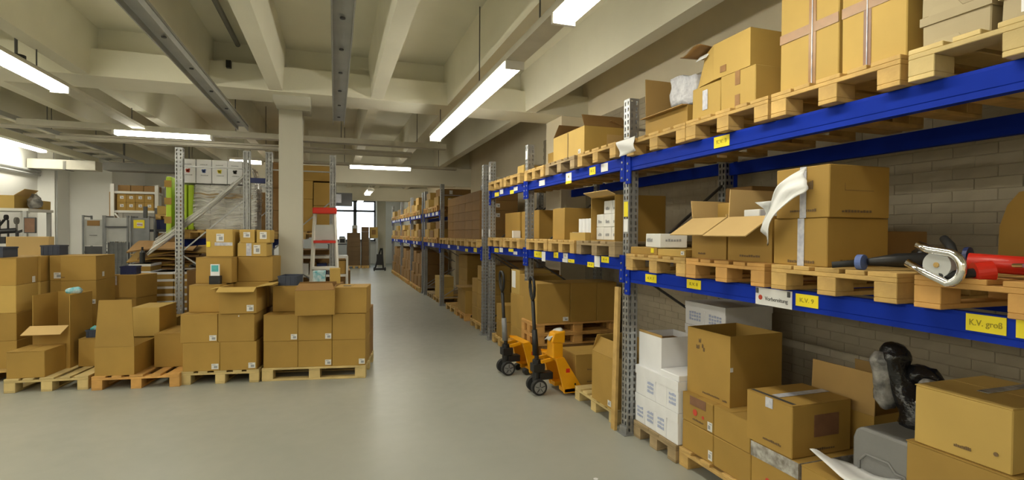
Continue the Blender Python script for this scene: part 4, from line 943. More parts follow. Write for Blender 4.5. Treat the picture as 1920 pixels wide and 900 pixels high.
def crate(label, x0, y0, z0, x1, y1, z1, rot=0, m='crate_blue'):
    o = obj('plastic_crate', None, None, ((x0 + x1) / 2, (y0 + y1) / 2, z0), rot); tag(o, label, 'crate', 'dark blue plastic crates')
    sx, sy, sz = x1 - x0, y1 - y0, z1 - z0; t = .006
    b = MB().box(-sx / 2, -sy / 2, 0, sx / 2, sy / 2, t).box(-sx / 2, -sy / 2, t, sx / 2, -sy / 2 + t, sz).box(-sx / 2, sy / 2 - t, t, sx / 2, sy / 2, sz).box(-sx / 2, -sy / 2 + t, t, -sx / 2 + t, sy / 2 - t, sz).box(sx / 2 - t, -sy / 2 + t, t, sx / 2, sy / 2 - t, sz).build('bin', m, o)
    MB().box(-sx / 2 - .006, -sy / 2 - .006, sz - .016, sx / 2 + .006, -sy / 2, sz - .002).box(-sx / 2 - .006, sy / 2, sz - .016, sx / 2 + .006, sy / 2 + .006, sz - .002).box(-sx / 2 - .006, -sy / 2, sz - .016, -sx / 2, sy / 2, sz - .002).box(sx / 2, -sy / 2, sz - .016, sx / 2 + .006, sy / 2, sz - .002).build('rim', m, o)
    rb = MB()
    for k in range(4): rb.box(-sx / 2 + sx * (k + .5) / 4 - .004, -sy / 2 - .004, .006, -sx / 2 + sx * (k + .5) / 4 + .004, -sy / 2, sz - .016)
    rb.build('ribs', m, o)
    return o
x, y = g.p(.19, .42); crate('dark blue plastic crate on the set-back carton before the column', x - .10, y - .14, ZT + .2855, x + .10, y + .14, ZT + .395, g.a)
x, y = g.p(.65, .60); cbox('small upright carton in front of the ladder legs', x - .06, y - .08, ZT + .281, x + .06, y + .08, ZT + .46, 'card_warm', top=False)
x, y = g.p(.47, .60); q = cbox('pale blue and white packet beside the small upright carton', x - .07, y - .06, ZT + .281, x + .07, y + .06, ZT + .43, 'teal_white', top=False, cat='packet', name='packet')
# --- second pallet from right
g = G(-1.515, 6.26, -9)
g.pal('pale pallet with three blocks forward left of the long pallet', 0, 0, .765, 1.0, along='y', m='wood_pale')
for r in range(2):
    for k in range(2):
        u0 = .02 + k * .362 - (.02 if r else 0)
        q = g.c(f'front carton, {["lower", "upper"][r]} {["left", "right"][k]} of four on the second pallet from right', u0, .0, H + r * .301, u0 + .358, .44, H + r * .301 + .30, top=r == 1, seam='y')
        if (r, k) != (1, 1): ship_label(q, '-y', .78, .97, .06, .25)
        else: MB().box(.02, -.2235, .265, .03, -.221, .28).build('white_spot', 'white_card', q)
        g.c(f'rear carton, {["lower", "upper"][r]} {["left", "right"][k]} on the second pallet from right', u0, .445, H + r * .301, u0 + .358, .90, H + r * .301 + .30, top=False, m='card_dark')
ZT = H + .6025
g.c('carton on the left of the third layer, second pallet from right', .04, .10, ZT, .345, .50, ZT + .29, seam='y')
q = g.o('open carton with front flap folded out, second pallet from right', .375, -.02, ZT, .735, .44, ZT + .275, flaps={'-y': (110, .115, .0), '+x': (82, .16, .03), '-x': (100, .10, .02)}, fill=.3, mf='card_warm', dr=2)
ship_label(q, '-y', .74, .93, .08, .32)
g.c('carton at the rear left of the third layer, second pallet from right', .02, .51, ZT, .38, .92, ZT + .29, top=False, m='card')
g.c('carton at the rear right of the third layer, second pallet from right', .385, .45, ZT, .745, .92, ZT + .29, top=False, m='card')
Z4 = ZT + .2915
g.c('left carton of the fourth layer with a small blue packet before it', .03, .30, Z4, .395, .72, Z4 + .285, seam='y')
g.c('right carton of the fourth layer, plain front', .40, .48, Z4, .775, .90, Z4 + .285, m='card')
x, y = g.p(.26, .22)
ph = thing('packet', 'upright teal and white packet in a dark stand before the carton', 'packet', (x, y, Z4 + .0005), g.a)
MB().box(-.055, -.03, 0, .055, .03, .09).build('stand', 'black', ph); MB().box(-.045, -.018, .05, .045, -.004, .215).build('card_front', 'carton_white', ph)
MB().box(-.035, -.0195, .135, .035, -.0182, .205).build('teal_picture', 'teal', ph)
Z5 = Z4 + .2865
q = g.c('carton with a white label and tape on the left of the top layer', .06, .50, Z5, .345, .71, Z5 + .31, m='card_warm', top=False); ship_label(q, '-y', .38, .66, .55, .84); decal(q, '-y', .32, .98, .40, .52, 'tape_white', 'tape'); decal(q, '-y', .02, .16, .35, .55, 'yellow_label', 'sticker')
q = g.c('small carton with grey tape and label right of it in the top layer', .385, .52, Z5, .70, .74, Z5 + .155, m='card_warm', top=False); ship_label(q, '-y', .55, .78, .2, .85); decal(q, '-y', .30, .48, .05, .98, 'tape_white', 'tape')
q = g.c('little carton with a label at the middle of the topmost cartons', .40, .55, Z5 + .1565, .56, .72, Z5 + .31, m='card_warm', top=False); ship_label(q, '-y', .25, .7, .4, .8)
q = g.c('little carton with a label at the right end of the topmost cartons', .58, .55, Z5 + .1565, .73, .72, Z5 + .305, m='card_warm', top=False); ship_label(q, '-y', .25, .75, .3, .85)
# --- third pallet from right
g = G(-2.305, 6.31, -7)
g.pal('orange pallet with bare right half, third from right', 0, 0, .80, 1.0, along='y', m='wood_orange')
q = g.o('opened carton with its big flap standing up, on the orange pallet', .02, .02, H, .375, .48, H + .29, flaps={'-y': (-2, .475, .03)}, fill=.5, mf='card', m='card')
g.c('closed carton on the right of the orange pallet, set back', .44, .30, H, .79, .84, H + .36, seam='y')
g.c('carton wedged behind the opened one on the orange pallet', .10, .52, H, .425, .80, H + .30, m='card')
g.c('carton stacked behind the raised flap, above the wedged one', .12, .50, H + .3015, .41, .95, H + .62, m='card_warm', seam='y')
# --- leftmost pallet
g = G(-3.07, 6.45, -6)
g.pal('pale pallet at the far left with a bare right half', 0, 0, .72, 1.0, along='y', m='wood_pale')
g.c('low closed carton on the front of the far left pallet', .01, .02, H, .335, .37, H + .265, seam='y')
q = g.o('tall open carton with its front flap hanging out, far left pallet', .03, .375, H, .37, .80, H + .78, flaps={}, fill=.5, m='card', front=.455)
# lower its front wall: an opening with the front flap folded out below it
q2 = MB(); sx, sy, sz = q['_s']
MB().extrude([(-sy / 2 - .004, sz - .325), (-sy / 2 - .004, sz - .319), (-sy / 2 - .15, sz - .387), (-sy / 2 - .15, sz - .393)], 'x', -sx / 2 - .02, sx / 2 - .01).build('flap', 'card_pale', q)
g.c('carton under the small blue crate on the far left pallet', .42, .42, H, .69, .82, H + .30)
x, y = g.p(.54, .58); c = crate('small dark blue crate with pale packets, far left pallet', x - .075, y - .10, H + .3015, x + .065, y + .10, H + .385, g.a)
for k in range(4):
    b = MB().box(-.018, -.04, 0, .018, .04, .10).build('packet', ['teal', 'teal_white', 'carton_white', 'teal'][k], None, (x - .05 + .034 * k, y - .01 * k, H + .308), (R(12 - 7 * k), R(10), g.a))
    tag(b, f'{["teal", "mottled blue", "white", "dark teal"][k]} packet standing in the small blue crate', 'packet')
x, y = g.p(.33, .52)
bag = lumpy(MB().tube([(-.07, 0, .02), (0, .01, .03), (.07, 0, .025)], [.02, .032, .024], 12), 'teal_bag', 'teal_white', None, .006, 18); bag.location = (x, y, H + .785); tag(bag, 'small teal and white bag lying on the tall open carton', 'bag')

# --- the big carton stacks behind them on the left
P2 = .138
pallet('pallet under the large carton stack at the left edge', -3.74, 6.95, -3.16, 7.85, 0, 'y', h=H)
for k in range(2):
    for r in range(4):
        q = cbox(f'large carton at the left edge, {["nearer", "farther"][k]} stack, {["bottom", "second", "third", "top"][r]} layer', -3.70, 6.96 + k * .44, P2 + r * .293, -3.20 + k * .02, 7.39 + k * .44, P2 + r * .293 + .2915, 'card' if r != 2 else 'card_warm', top=r == 3)
        if k == 0 and r == 3: decal(q, '+x', .72, .86, .02, .25, 'white_card', 'shipping_label')
pallet('pallet under the left-centre carton stack', -3.155, 7.44, -2.64, 7.99, 0, 'y', h=H)
for r in range(4):
    q = cbox(f'narrow carton of the left-centre stack, {["bottom", "second", "third", "top"][r]} layer', -3.15, 7.55, P2 + r * .293, -3.015, 7.97, P2 + r * .293 + .2915, 'card', rot=R(-2), top=r == 3)
    if r == 3: ship_label(q, '-y', .3, .9, .08, .32)
for r in range(4):
    q = cbox(f'wide carton of the left-centre stack, {["bottom", "second", "third", "top"][r]} layer', -3.01, 7.46, P2 + r * .293, -2.66, 7.97, P2 + r * .293 + .2915, 'card', rot=R(-2), top=r == 3, seam='y')
    if r == 2: ship_label(q, '-y', .80, .98, .06, .24)
    if r == 3: decal(q, '+x', .3, .4, .12, .32, 'white_card', 'shipping_label'); print_line(q, '-y', .02, .12, .12)
crate('dark blue crate standing on the narrow and wide cartons', -3.28, 7.64, P2 + 1.173, -3.10, 7.86, P2 + 1.29)
crate('dark blue crate at the very left edge on the large cartons', -3.62, 7.02, P2 + 1.173, -3.34, 7.30, P2 + 1.285)
pallet('pallet under the single cartons beside the flat carton stacks', -2.71, 8.02, -2.33, 8.5, 0, 'y', h=H)
for r in range(3):
    q = cbox(f'single carton left of the flat carton stacks, {["bottom", "middle", "top"][r]} one', -2.71, 8.07, P2 + r * .298, -2.35, 8.43, P2 + r * .298 + .2965, 'card' if r else 'card_dark', rot=R(-24), seam='y')
    if r == 2: decal(q, '-y', .2, .26, .55, .95, 'tape_white', 'tape')
crate('navy blue crate on the single carton beside the flat cartons', -2.66, 8.16, P2 + .8925, -2.48, 8.34, P2 + 1.0, m='navy')
cbox('low carton showing between the front pallets and flat cartons', -2.24, 7.66, 0, -1.98, 7.96, .62, 'card', rot=R(-10))
cbox('lowest carton between the front pallets, partly opened', -2.04, 7.36, 0, -1.80, 7.60, .56, 'card', rot=R(-4))

# --- stacks of flat cartons with white rims
for k, (x0, y0, n) in enumerate(((-2.44, 8.62, 9), (-2.16, 8.60, 9), (-2.78, 8.85, 10))):
    pallet(f'pallet under the {["middle", "right", "rear left"][k]} stack of flat cartons', x0 - .02, y0 - .02, x0 + .28, y0 + .52, 0, 'y', h=.10)
    for r in range(n):
        o = cbox(f'flat carton with white rim, {["middle", "right", "rear left"][k]} stack, ' + (f'{ORD[n - 1 - r]} from the top' if r < n - 1 else 'topmost one'), x0, y0, .10 + r * .103, x0 + .265, y0 + .5, .10 + r * .103 + .1015, 'card', top=False, name='flat_carton', group='flat cartons with white rims')
        sx, sy, sz = o['_s']; MB().box(-sx / 2 - .003, -sy / 2 - .003, sz * .68, sx / 2 + .003, sy / 2 + .003, sz).build('white_rim', 'carton_white', o)
# ================================================================ step ladder and clutter behind the front cartons
ld = thing('step_ladder', 'white step ladder with red top and red step beside the column', 'ladder', (-.12, 7.35, 0))
for s in (-1, 1):
    MB().bar((s * .205, -.22, 0.012), (s * .120, 0.0, 1.86), .030, .055).build('front_rail', 'white_metal', ld)
    MB().bar((s * .200, .36, 0.012), (s * .115, 0.06, 1.86), .024, .035).build('rear_leg', 'white_metal', ld)
    MB().box(s * .205 - .02, -.26, 0, s * .205 + .02, -.18, .03).box(s * .2 - .02, .33, 0, s * .2 + .02, .39, .03).build('rubber_foot', 'rubber', ld)
smooth_bevel(MB().box(-.150, -.08, 1.845, .150, .12, 1.925).build('top_platform', 'red', ld), .012)
for z, w_ in ((1.46, .139), (1.12, .155), (.78, .17), (.44, .186)):
    yy = -.22 + .22 * (z / 1.86)
    smooth_bevel(MB().box(-w_, yy - .04, z, w_, yy + .08, z + .035).build('step', 'red' if z > 1.4 else 'white_metal', ld), .004)
MB().bar((-.17, .30, .35), (.17, .30, .35), .02).bar((-.14, .17, 1.1), (.14, .17, 1.1), .02).build('cross_tie', 'white_metal', ld)
gp = MB().box(-.150, -.035, 1.50, .150, -.025, 1.70).build('back_panel', 'grey_light', ld)
tr = thing('shelf_trolley', 'white shelf trolley with small goods behind the ladder', 'trolley', (-.20, 8.35, 0))
for x in (-.38, .38):
    for y in (-.2, .2): MB().bar((x, y, .0), (x, y, 1.25), .03).build('post', 'white_metal', tr)
for z in (.3, .62, .95, 1.22): MB().box(-.39, -.22, z, .39, .22, z + .035).build('shelf', 'white_metal', tr)
random.seed(21)
cc = ['black', 'white_card', 'card_dark', 'navy', 'grey_dark', 'card', 'black', 'crate_blue']
ti = 0
for z, zn in ((.656, 'lower'), (.986, 'upper')):
    xx = -.36; ti = 0
    while xx < .28:
        w_ = random.uniform(.08, .14); h_ = random.uniform(.09, .2)
        cbox(f'{(WNUM + ["sixth", "seventh", "eighth", "ninth", "tenth"])[ti]} small item from left on the {zn} shelf of the white trolley', -.20 + xx, 8.17, z, -.20 + xx + w_, 8.45, z + h_, cc[ti % len(cc)], top=False, cat='carton', name='small_carton', group='goods on the white trolley')
        xx += w_ + .012; ti += 1

# ---- wrapped pallet with white cartons on top in the left rack row
Zb = 1.502
pallet('pallet on the left rack row under the film-wrapped load', -1.90, 7.92, -1.10, 8.9, Zb, 'y')
ty_ = Zb + .1255
for r in range(3):
    for k in range(4):
        x0 = -1.79 + k * .185
        cbox(f'film-wrapped white carton in the load, {["bottom", "middle", "upper"][r]} row, {["first", "second", "third", "fourth"][k]} from left', x0, 8.12, ty_ + r * .206, x0 + .182, 8.8, ty_ + r * .206 + .2045, 'white_card', top=False, name='white_carton', cat='box', group='film-wrapped white cartons')
zt_ = ty_ + .6185
for k, (cm, cn) in enumerate((('ink_red', 'red'), ('ink_blue', 'blue'), ('yellow_label', 'yellow'), ('ink', 'black'))):
    x0 = -1.945 + k * .188
    q = cbox(f'white carton with a {cn} blot on its front, atop the wrapped load', x0, 8.04, zt_ + .006, x0 + .180, 8.7, zt_ + .326, 'carton_white', top=False, name='white_carton', group='white cartons with coloured blots')
    bl = MB(); sx, sy, sz = q['_s']
    for (a, b_) in ((.0, .0), (.012, .012), (-.014, .008), (.008, -.014), (-.008, -.012)): bl.tube([(a, -sy / 2 - .0035, sz * .52 + b_), (a, -sy / 2 - .0022, sz * .52 + b_)], .015, 8)
    bl.build('colour_blot', cm, q); print_line(q, '-y', .25, .75, .76, 'ink_grey', .014, 6); print_line(q, '-y', .25, .75, .66, 'ink_grey', .012, 6); print_line(q, '-y', .3, .8, .32, 'ink_grey', .012, 6)
o = MB().box(-1.80, 8.095, ty_ + .43, -1.08, 8.112, ty_ + .50).build('cardboard_strip', 'card'); tag(o, 'brown cardboard strip across the film-wrapped white cartons', 'cardboard')
lf = thing('padded_panels', 'lime green padded panels standing at the left of the wrapped load', 'panel', (-1.93, 8.06, ty_))
for x0, x1, y0 in ((-.185, -.12, 0), (.0, .062, -.02), (.07, .135, .0)): smooth_bevel(MB().box(x0, y0, -.10 if x0 < 0 else .0, x1, y0 + .4, .70 if x0 < 0 else .60).build('panel', 'lime', lf), .012)
for z in (.08, .33, .56): MB().box(-.20, -.012, z, -.118, -.002, z + .09).build('cardboard_strap', 'card', lf)
def film(s, t):
    u = t - .5
    x = -1.30 - .92 * s + (.30 * (1 - s) + .13) * u * .9 + .02 * math.sin(19 * t + 5 * s)
    z = zt_ - .02 - .83 * s + (.42 * (1 - s * .6)) * u * 1.0 + .03 * math.sin(25 * t + 3 * s) - .05 * math.sin(math.pi * s)
    y = 8.00 - .08 * math.sin(math.pi * s) + .025 * math.sin(31 * t + 7 * s) - .12 * s
    return (x, y, z)
fo = sheet('stretch_film', 'film', film, 26, 30, .0012); tag(fo, 'torn clear stretch film hanging diagonally off the white cartons', 'film')
fo2 = sheet('stretch_film', 'film', lambda s, t: (-1.80 + .78 * s, 8.075 - .02 * math.sin(12 * s + 4 * t), ty_ + .02 + .58 * t + .01 * math.sin(20 * s)), 20, 14, .0012); tag(fo2, 'clear stretch film wrapped over the front of the white cartons', 'film')
fo3 = sheet('stretch_film', 'film', lambda s, t: (-1.10 + .07 * math.sin(math.pi * t) + .02 * math.sin(14 * s), 8.10 + .5 * s, ty_ + .02 + .85 * t), 10, 12, .0012); tag(fo3, 'clear stretch film bulging at the right side of the wrapped load', 'film')
# beneath it on the floor of the left rack row
pallet('floor pallet in the left rack row behind the front cartons', -1.90, 7.95, -1.10, 8.9, 0, 'y')
for r in range(3): cbox(f'{["lower", "middle", "upper"][r]} dark carton on the floor of the left rack row', -1.86, 8.0, P + r * .32, -1.15, 8.8, P + r * .32 + .318, 'card_dark', top=False)
random.seed(5)
for k in range(5):
    o = sheet('crumpled_paper', 'white_paper' if k % 2 else 'black', lambda s, t, k=k: (-1.84 + .13 * k + .16 * s, 7.98 + .15 * t, P + .962 + .03 * k % .09 + .10 * s * t + .03 * math.sin(8 * s + k) * math.sin(7 * t) + .045), 6, 6, .003)
    tag(o, f'{WNUM[k]} crumpled scrap from the left among the scraps behind the front cartons', 'scrap', 'crumpled scraps')

# ---- cartons in the row behind the column
Zc = 1.502
pallet('pallet on the row behind the column under tall cartons', -.84, 7.95, -.02, 8.95, Zc, 'y', h=.11)
T = Zc + .112
lay = [(-.86 + .03, -.56, 0, .29), (-.86 + .03, -.56, .291, .60), (-.86 + .03, -.56, .601, .96),
       (-.55, -.29, 0, .46), (-.285, .0, 0, .37), (-.285, .0, .371, .70), (-.55, -.29, .461, .72), (-.55, .0, .721, .94)]
nmz = ['lowest carton at the left', 'middle carton at the left', 'top carton at the left', 'tall carton at the centre', 'lower carton at the right', 'upper carton at the right', 'smaller carton at the centre', 'long carton across the top']
for (x0, x1, z0, z1), n in zip(lay, nmz): cbox(n + ' of the load behind the column', x0 + .002, 8.0, T + z0, x1 - .002, 8.6, T + z1 - .002, 'card_dark' if x1 < -.5 else 'card', top=False)
pallet('floor pallet in the row behind the column', -.84, 8.75, -.02, 9.7, 0, 'y')
for r in range(4): cbox(f'{ORD[3 - r]} of four dark cartons on the floor behind the column', -.80, 8.8, P + r * .3, -.06, 9.6, P + r * .3 + .298, 'card_dark', top=False)
for k in range(2):
    for r in range(2):
        for c in range(2):
            cbox(f'dark carton in the {["left rack row", "row behind the column"][k]}, far bay, {["lower", "upper"][r]} {["near", "far"][c]}', -1.86 + k * 1.05, 10.8 + c * 1.2, 1.502 + r * .42, -1.14 + k * 1.05, 11.9 + c * 1.2, 1.502 + r * .42 + .418, 'card_dark', top=False)
            cbox(f'dark floor carton in the {["left rack row", "row behind the column"][k]}, far bay, {["lower", "upper"][r]} {["near", "far"][c]}', -1.86 + k * 1.05, 10.8 + c * 1.2, r * .5, -1.14 + k * 1.05, 11.9 + c * 1.2, r * .5 + .498, 'card_dark', top=False)

# ================================================================ back of the left area
def roll(label, x0, y, wd, kind):
    o = thing('roll_container', label, 'roll container', (x0 + wd / 2, y, 0), 0, 'grey roll containers'); D = .36; h = 1.90
    for x in (-wd / 2, wd / 2):
        for yy in (0, D): MB().bar((x, yy, .14), (x, yy, h), .028).build('corner_post', 'grey_paint', o)
        MB().bar((x, 0, h - .02), (x, D, h - .02), .024).bar((x, 0, .6), (x, D, .6), .02).bar((x, 0, 1.2), (x, D, 1.2), .02).build('side_rail', 'grey_paint', o)
    MB().box(-wd / 2, 0, .14, wd / 2, D, .17).build('base', 'grey_dark', o)
    for x in (-wd / 2 + .05, wd / 2 - .05):
        for yy in (.06, D - .06): MB().tube([(x - .015, yy, .06), (x + .015, yy, .06)], .06, 14).bar((x, yy, .06), (x, yy, .14), .03).build('castor', 'rubber', o)
    if kind == 'panel':
        MB().box(-wd / 2 + .02, .01, 1.32, wd / 2 - .02, .03, h - .08).build('upper_panel', 'grey_light', o); MB().box(-wd / 2 + .02, .01, .2, wd / 2 - .02, .03, 1.31).build('lower_panel', 'grey_dark', o)
        MB().box(-.10, .004, h - .20, .10, .0105, h - .10).build('label_field', 'card_dark', o); MB().bar((-.06, -.004, 1.52), (.06, -.004, 1.52), .01).build('pull', 'grey_dark', o)
    if kind == 'mesh':
        pn = MB().box(-wd / 2 + .02, .01, h - .5, wd / 2 - .02, .03, h - .04)
        pn.build('top_panel', 'grey_light', o)
        for k in range(14): MB().bar((-wd / 2, .015, .25 + k * .085), (wd / 2, .015, .25 + k * .085), .012).build('wire', 'grey_paint', o)
        for k in range(5): MB().bar((-wd / 2 + wd * (k + .5) / 5, .015, .2), (-wd / 2 + wd * (k + .5) / 5, .015, h - .5), .012).build('wire', 'grey_paint', o)
        MB().box(-wd / 2 + .03, .04, .2, wd / 2 - .03, D - .02, 1.38).build('load', 'grey_paint', o)
        MB().bar((-wd / 2, -.002, h - .22), (wd / 2, -.002, h - .22), .03).build('rail', 'grey_dark', o)
    if kind == 'sign':
        p = MB().box(-wd / 2 + .02, .01, .5, wd / 2 - .02, .03, h - .04).build('panel', 'grey_paint', o)
        s = MB().box(-.10, -.002, h - .24, .08, .0095, h - .08).build('yellow_sign', 'yellow_label', o); MB().box(-.045, -.005, h - .20, .05, -.0015, h - .13).build('sign_field', 'carton_white', s)
        text('sign_text', 'Achtung', .05, 'ink_red', s, (.0, -.007, h - .165), ROT_MY, .09)
        MB().bar((-wd / 2, -.004, 1.15), (wd / 2, -.004, 1.15), .03).build('rail', 'card_pale', o)
    return o
roll('grey roll container with a dark lower panel, leftmost of three', -4.50, 12.0, .32, 'panel')
roll('grey wire roll container in the middle of three', -4.15, 12.0, .36, 'mesh')
roll('grey roll container with a yellow sign, rightmost of three', -3.74, 12.0, .30, 'sign')
sh = thing('shelf_unit', 'white metal shelf unit behind the roll containers', 'shelf', (-4.25, 14.0, 0))
for x in (-.45, .40):
    for y in (0, .5): MB().bar((x, y, 0), (x, y, 2.66), .07).build('post', 'white_metal', sh)
for z in (1.1, 2.02, 2.45): MB().box(-.45, -.02, z, .40, .52, z + .05).build('shelf', 'white_metal', sh)
MB().bar((-.4, -.02, 2.0), (-.25, -.02, 1.8), .03).build('brace', 'white_metal', sh)
for r in range(2):
    for k in range(4):
        q = cbox(f'brown carton on the white shelf unit, {["lower", "upper"][r]} row, {["first", "second", "third", "fourth"][k]} from left', -4.63 + k * .177, 14.02, 2.072 + r * .186, -4.63 + k * .177 + .174, 14.45, 2.072 + r * .186 + .184, 'card', top=False, group='cartons on the white shelf unit'); ship_label(q, '-y', .35, .75, .4, .75)
for k in range(3): cbox(f'dark carton on top of the white shelf unit, {["left", "middle", "right"][k]}', -4.62 + k * .25, 14.05, 2.502, -4.62 + k * .25 + .24, 14.45, 2.64, 'card_dark', top=False)
q = cbox('dark wood panel leaning left of the white shelf unit', -4.87, 14.3, 0, -4.80, 14.6, 2.5, 'card_dark', top=False, cat='panel', name='wood_panel')
rk = thing('storage_rack', 'dark storage rack behind the cardboard pile on the left', 'rack', (-3.25, 12.4, 0))
for x in (-.36, .52): MB().bar((x, 0, 0), (x, 0, 2.1), .06).bar((x, .7, 0), (x, .7, 2.1), .06).build('post', 'grey_dark', rk)
for z in (1.38, 1.64): MB().box(-.38, 0, z - .05, .55, .74, z).build('deck', 'grey_dark', rk)
crate('navy crate in the dark storage rack', -3.42, 12.42, 1.642, -3.05, 12.9, 1.84, m='navy')
pallet('small wooden pallet on the navy crate', -3.44, 12.40, -3.04, 12.9, 1.842, 'y', h=.11)
q = cbox('pale brown carton on the small pallet over the navy crate', -3.42, 12.45, 1.954, -3.16, 12.85, 2.12, 'card_warm', top=False); decal(q, '-y', .7, 1, 0, 1, 'white_card', 'label')
cbox('brown carton under the navy crate in the dark rack', -3.40, 12.42, 1.382, -3.08, 12.9, 1.565, 'card_dark', top=False)
cbox('tall dark brown carton at the back beyond the dark rack', -3.5, 13.4, 0, -2.9, 13.9, 2.45, 'card_dark', top=False)
cbox('dark brown carton block at the back beside the lime panels', -2.85, 13.2, 0, -2.2, 13.9, 2.35, 'card_dark', top=False)
# pile of flattened cardboard
pb = cbox('white boxed load under the cardboard pile', -2.98, 9.4, 0, -2.05, 10.2, .98, 'white_card', top=False)
random.seed(11)
for k in range(7):
    a = random.uniform(-.25, .25)
    o = sheet('flattened_carton', 'card' if k % 2 else 'card_dark', lambda s, t, k=k, a=a: (-2.98 + .14 * (k % 3) + (.62 + .05 * k) * s, 9.38 + .55 * t + a * s, .985 + .050 * k + .06 * s + .14 * t + .03 * math.sin(4 * s + 2 * t) + .004 * math.sin(9 * s + k)), 8, 5, .02)
    for p in o.data.polygons: p.use_smooth = False
    tag(o, f'flattened brown carton in the cardboard pile, {ORD[6 - k]} from the top' if k < 6 else 'topmost flattened brown carton in the cardboard pile', 'cardboard', 'flattened cartons in the pile')
bt = MB().tube([(0, 0, 0), (0, 0, .16), (0, 0, .19), (0, 0, .24)], [.035, .035, .014, .014], 12).build('bottle', 'black', None, (-2.80, 9.0, 1.14)); tag(bt, 'small black bottle standing behind the navy crate', 'bottle')
bt.location = (-2.66, 9.0, 1.131)
# work bench and machines at the far left
wb = thing('work_bench', 'cluttered work bench with shelves at the far left wall', 'bench', (-5.0, 10.0, 0))
for x in (-1.0, .52):
    for y in (0, .7): MB().bar((x, y, 0), (x, y, 1.93 if x < 0 or y > 0 else 1.93), .05).build('leg', 'grey_light', wb)
for z, n in ((.85, 'bench_top'), (1.36, 'shelf'), (1.90, 'shelf')): MB().box(-1.05, -.03, z, .57, .73, z + .04).build(n, 'white_metal' if z > 1 else 'wood_pale', wb)
yb_ = obox('open yellow-brown carton on the upper shelf of the work bench', -5.35, 10.05, 1.942, -4.64, 10.5, 2.14, {'+x': (50, .16, .03)}, 'card_warm', mf='card_pale')
gb = lumpy(MB().tube([(0, 0, .0), (.01, 0, .1), (0, 0, .22)], [.05, .085, .03], 12), 'grey_sack', 'clear_bag', None, .02); gb.location = (-4.50, 10.3, 1.955); tag(gb, 'greyish sack at the right end of the bench upper shelf', 'sack')
cbox('pale carton behind the greyish sack on the bench shelf', -4.62, 10.42, 1.942, -4.44, 10.66, 2.08, 'card_warm', top=False)
mo = thing('monitor', 'grey flat screen on a black arm beside the work bench', 'monitor', (-4.40, 10.02, 1.402)); smooth_bevel(MB().box(-.075, -.085, .16, .075, -.05, .40).build('screen_case', 'grey_dark', mo), .006); MB().box(-.062, -.088, .175, .062, -.0845, .385).build('screen', 'tape_patch', mo)
MB().bar((0, -.04, .24), (-.22, .06, .17), .03).box(-.30, -.0, 0, -.14, .12, .02).bar((-.22, .06, 0), (-.22, .06, .18), .03).build('arm', 'black', mo)
mc = thing('machine', 'black and grey packing machine on the middle bench shelf', 'machine', (-5.1, 10.15, 1.402))
MB().box(-.25, 0, 0, .3, .35, .10).build('machine_base', 'black', mc); MB().tube([(-.15, .02, .155), (.42, .05, .20)], .04, 12).tube([(.1, .03, .10), (.3, -.02, .36)], .018, 8).build('roller', 'black', mc); MB().box(-.2, .1, .1, -.1, .3, .36).build('head', 'grey_dark', mc)
for k in range(6): MB().tube([(-.12 + .105 * k, .05 * (k % 2), .30 + .05 * ((k * 2) % 3)), (-.09 + .105 * k, .05 * (k % 2), .30 + .05 * ((k * 2) % 3))], .03 + .012 * (k % 3), 12).bar((-.105 + .105 * k, .05, .1), (-.105 + .105 * k, .05, .36), .02).build('spool', ['grey_dark', 'black', 'duct'][k % 3], mc)
cbox('white-topped machine on the bench below the shelves', -4.95, 10.0, .892, -4.65, 10.5, 1.25, 'white_card', top=False, cat='machine', name='machine')
cbox('black machine at the left of the bench below the shelves', -5.5, 10.0, .892, -5.05, 10.4, 1.2, 'black', top=False, cat='machine', name='machine')
tb_ = thing('low_table', 'low table under the pale carton in front of the bench', 'table', (-3.75, 8.75, 0))
MB().box(-.42, -.3, 1.22, .32, .3, 1.262).build('table_top', 'wood_pale', tb_)
for x in (-.38, .28):
    for y in (-.26, .26): MB().bar((x, y, 0), (x, y, 1.22), .04).build('leg', 'grey_dark', tb_)
cbox('brown carton painted paler for lamp light, above the left stacks', -4.04, 8.5, 1.264, -3.62, 8.85, 1.52, 'card_pale', rot=R(14), top=False)  # lamp light from the left is put into the paler card colour

# ================================================================ far end of the aisle
for k, (x0, x1, h_, n) in enumerate(((.53, 1.12, 1.60, 7), (1.165, 1.49, 1.86, 8))):
    pallet(f'{["left", "right"][k]} far pallet under the backlit stacks by the window', x0, 24.5, x1, 25.3, 0, 'y')
    for r in range(n):
        hh = (h_ - P) / n
        cbox(f'{WNUM[r] if r < 5 else ["sixth", "seventh", "eighth"][r - 5]} backlit carton, painted dark, up in the {["left", "right"][k]} stack by the window', x0 + .01, 24.52, P + r * hh, x1 - .01, 25.2, P + (r + 1) * hh - .002, 'card_backlit', top=False, group='backlit stacks painted dark by the far window')
fc = struct('trim_4', MB().box(1.93, 25.9, 0, 2.34, 26.3, 3.3), 'column_paint')
ds = thing('desk', 'office desk with a printer under the far window', 'desk', (.30, 26.4, 0))
MB().box(-.6, -.3, 1.02, .45, .4, 1.06).build('desk_top', 'grey_dark', ds)
for x in (-.55, .4): MB().box(x - .03, -.28, 0, x + .03, .38, 1.02).build('side_panel', 'grey_dark', ds)
pr_ = thing('printer', 'white and black printer on the desk at the far window', 'printer', (.36, 26.4, 1.06)); smooth_bevel(MB().box(-.16, -.15, 0, .16, .2, .30).build('printer_body', 'white_card', pr_), .02); MB().box(-.11, -.165, .06, .11, -.14, .24).build('paper_slot', 'black', pr_); MB().box(-.14, -.1, .30, .12, .15, .36).build('lid', 'grey_dark', pr_)
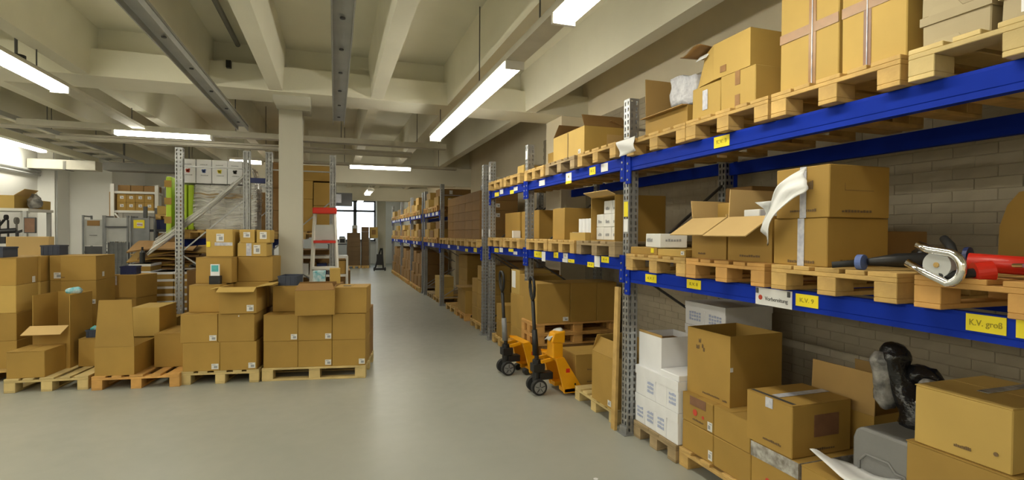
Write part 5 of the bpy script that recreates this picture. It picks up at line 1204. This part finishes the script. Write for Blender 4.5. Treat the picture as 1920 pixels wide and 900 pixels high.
st = thing('stand', 'white lamp stand with a box in front of the window post', 'stand', (.92, 26.2, 0)); MB().bar((0, 0, .0), (0, 0, 1.45), .05).box(-.15, -.15, 0, .15, .15, .03).build('pole', 'grey_light', st); MB().box(-.12, -.1, 1.45, .12, .1, 1.95).build('case', 'white_card', st); MB().box(-.08, -.108, 1.58, .08, -.098, 1.8).build('front', 'card_dark', st)
tb2 = thing('side_table', 'small table right of the backlit stacks holding a yellow carton', 'table', (1.72, 25.1, 0)); MB().box(-.2, -.2, 1.32, .2, .25, 1.36).build('table_top', 'grey_light', tb2)
for x in (-.17, .17): MB().bar((x, -.15, 0), (x, -.15, 1.32), .04).bar((x, .2, 0), (x, .2, 1.32), .04).build('leg', 'grey_light', tb2)
q = cbox('yellow-brown carton on the small table by the far column', 1.54, 24.98, 1.362, 1.90, 25.3, 1.86, 'card_warm', top=False); decal(q, '-y', .25, .75, .3, .75, 'card_dark', 'printed_panel')
ct = thing('hand_cart', 'dark hand cart leaning at the foot of the far column', 'cart', (1.80, 22.6, 0)); MB().bar((-.2, 0, .05), (.05, .1, .95), .05).bar((.15, 0, .05), (.1, .1, .95), .05).box(-.25, -.1, 0.04, .25, .1, .12).box(-.12, .0, .25, .14, .1, .7).build('cart_frame', 'black', ct)
for x in (-.22, .22): MB().tube([(x - .02, 0, .08), (x + .02, 0, .08)], .08, 12).build('wheel', 'rubber', ct)
for k in range(3):
    cbox(f'{["nearest", "middle", "farthest"][k]} low dark carton on the floor left of the far aisle', -.05 + .02 * k, 15.2 + k * 2.4, 0, .42, 16.2 + k * 2.4, .55 + .1 * k, 'card_dark', top=False)
hp = thing('heater', 'dark unit heater hanging near the ceiling by the far window', 'heater', (.05, 19.5, 2.55)); MB().box(-.3, 0, 0, .55, .5, .45).build('casing', 'grey_dark', hp); MB().box(-.05, -.03, .1, .18, -.001, .40).build('notice', 'tape_white', hp); MB().bar((0, .2, .45), (0, .2, SL - 2.55), .03).build('hanger', 'steel_dark', hp)
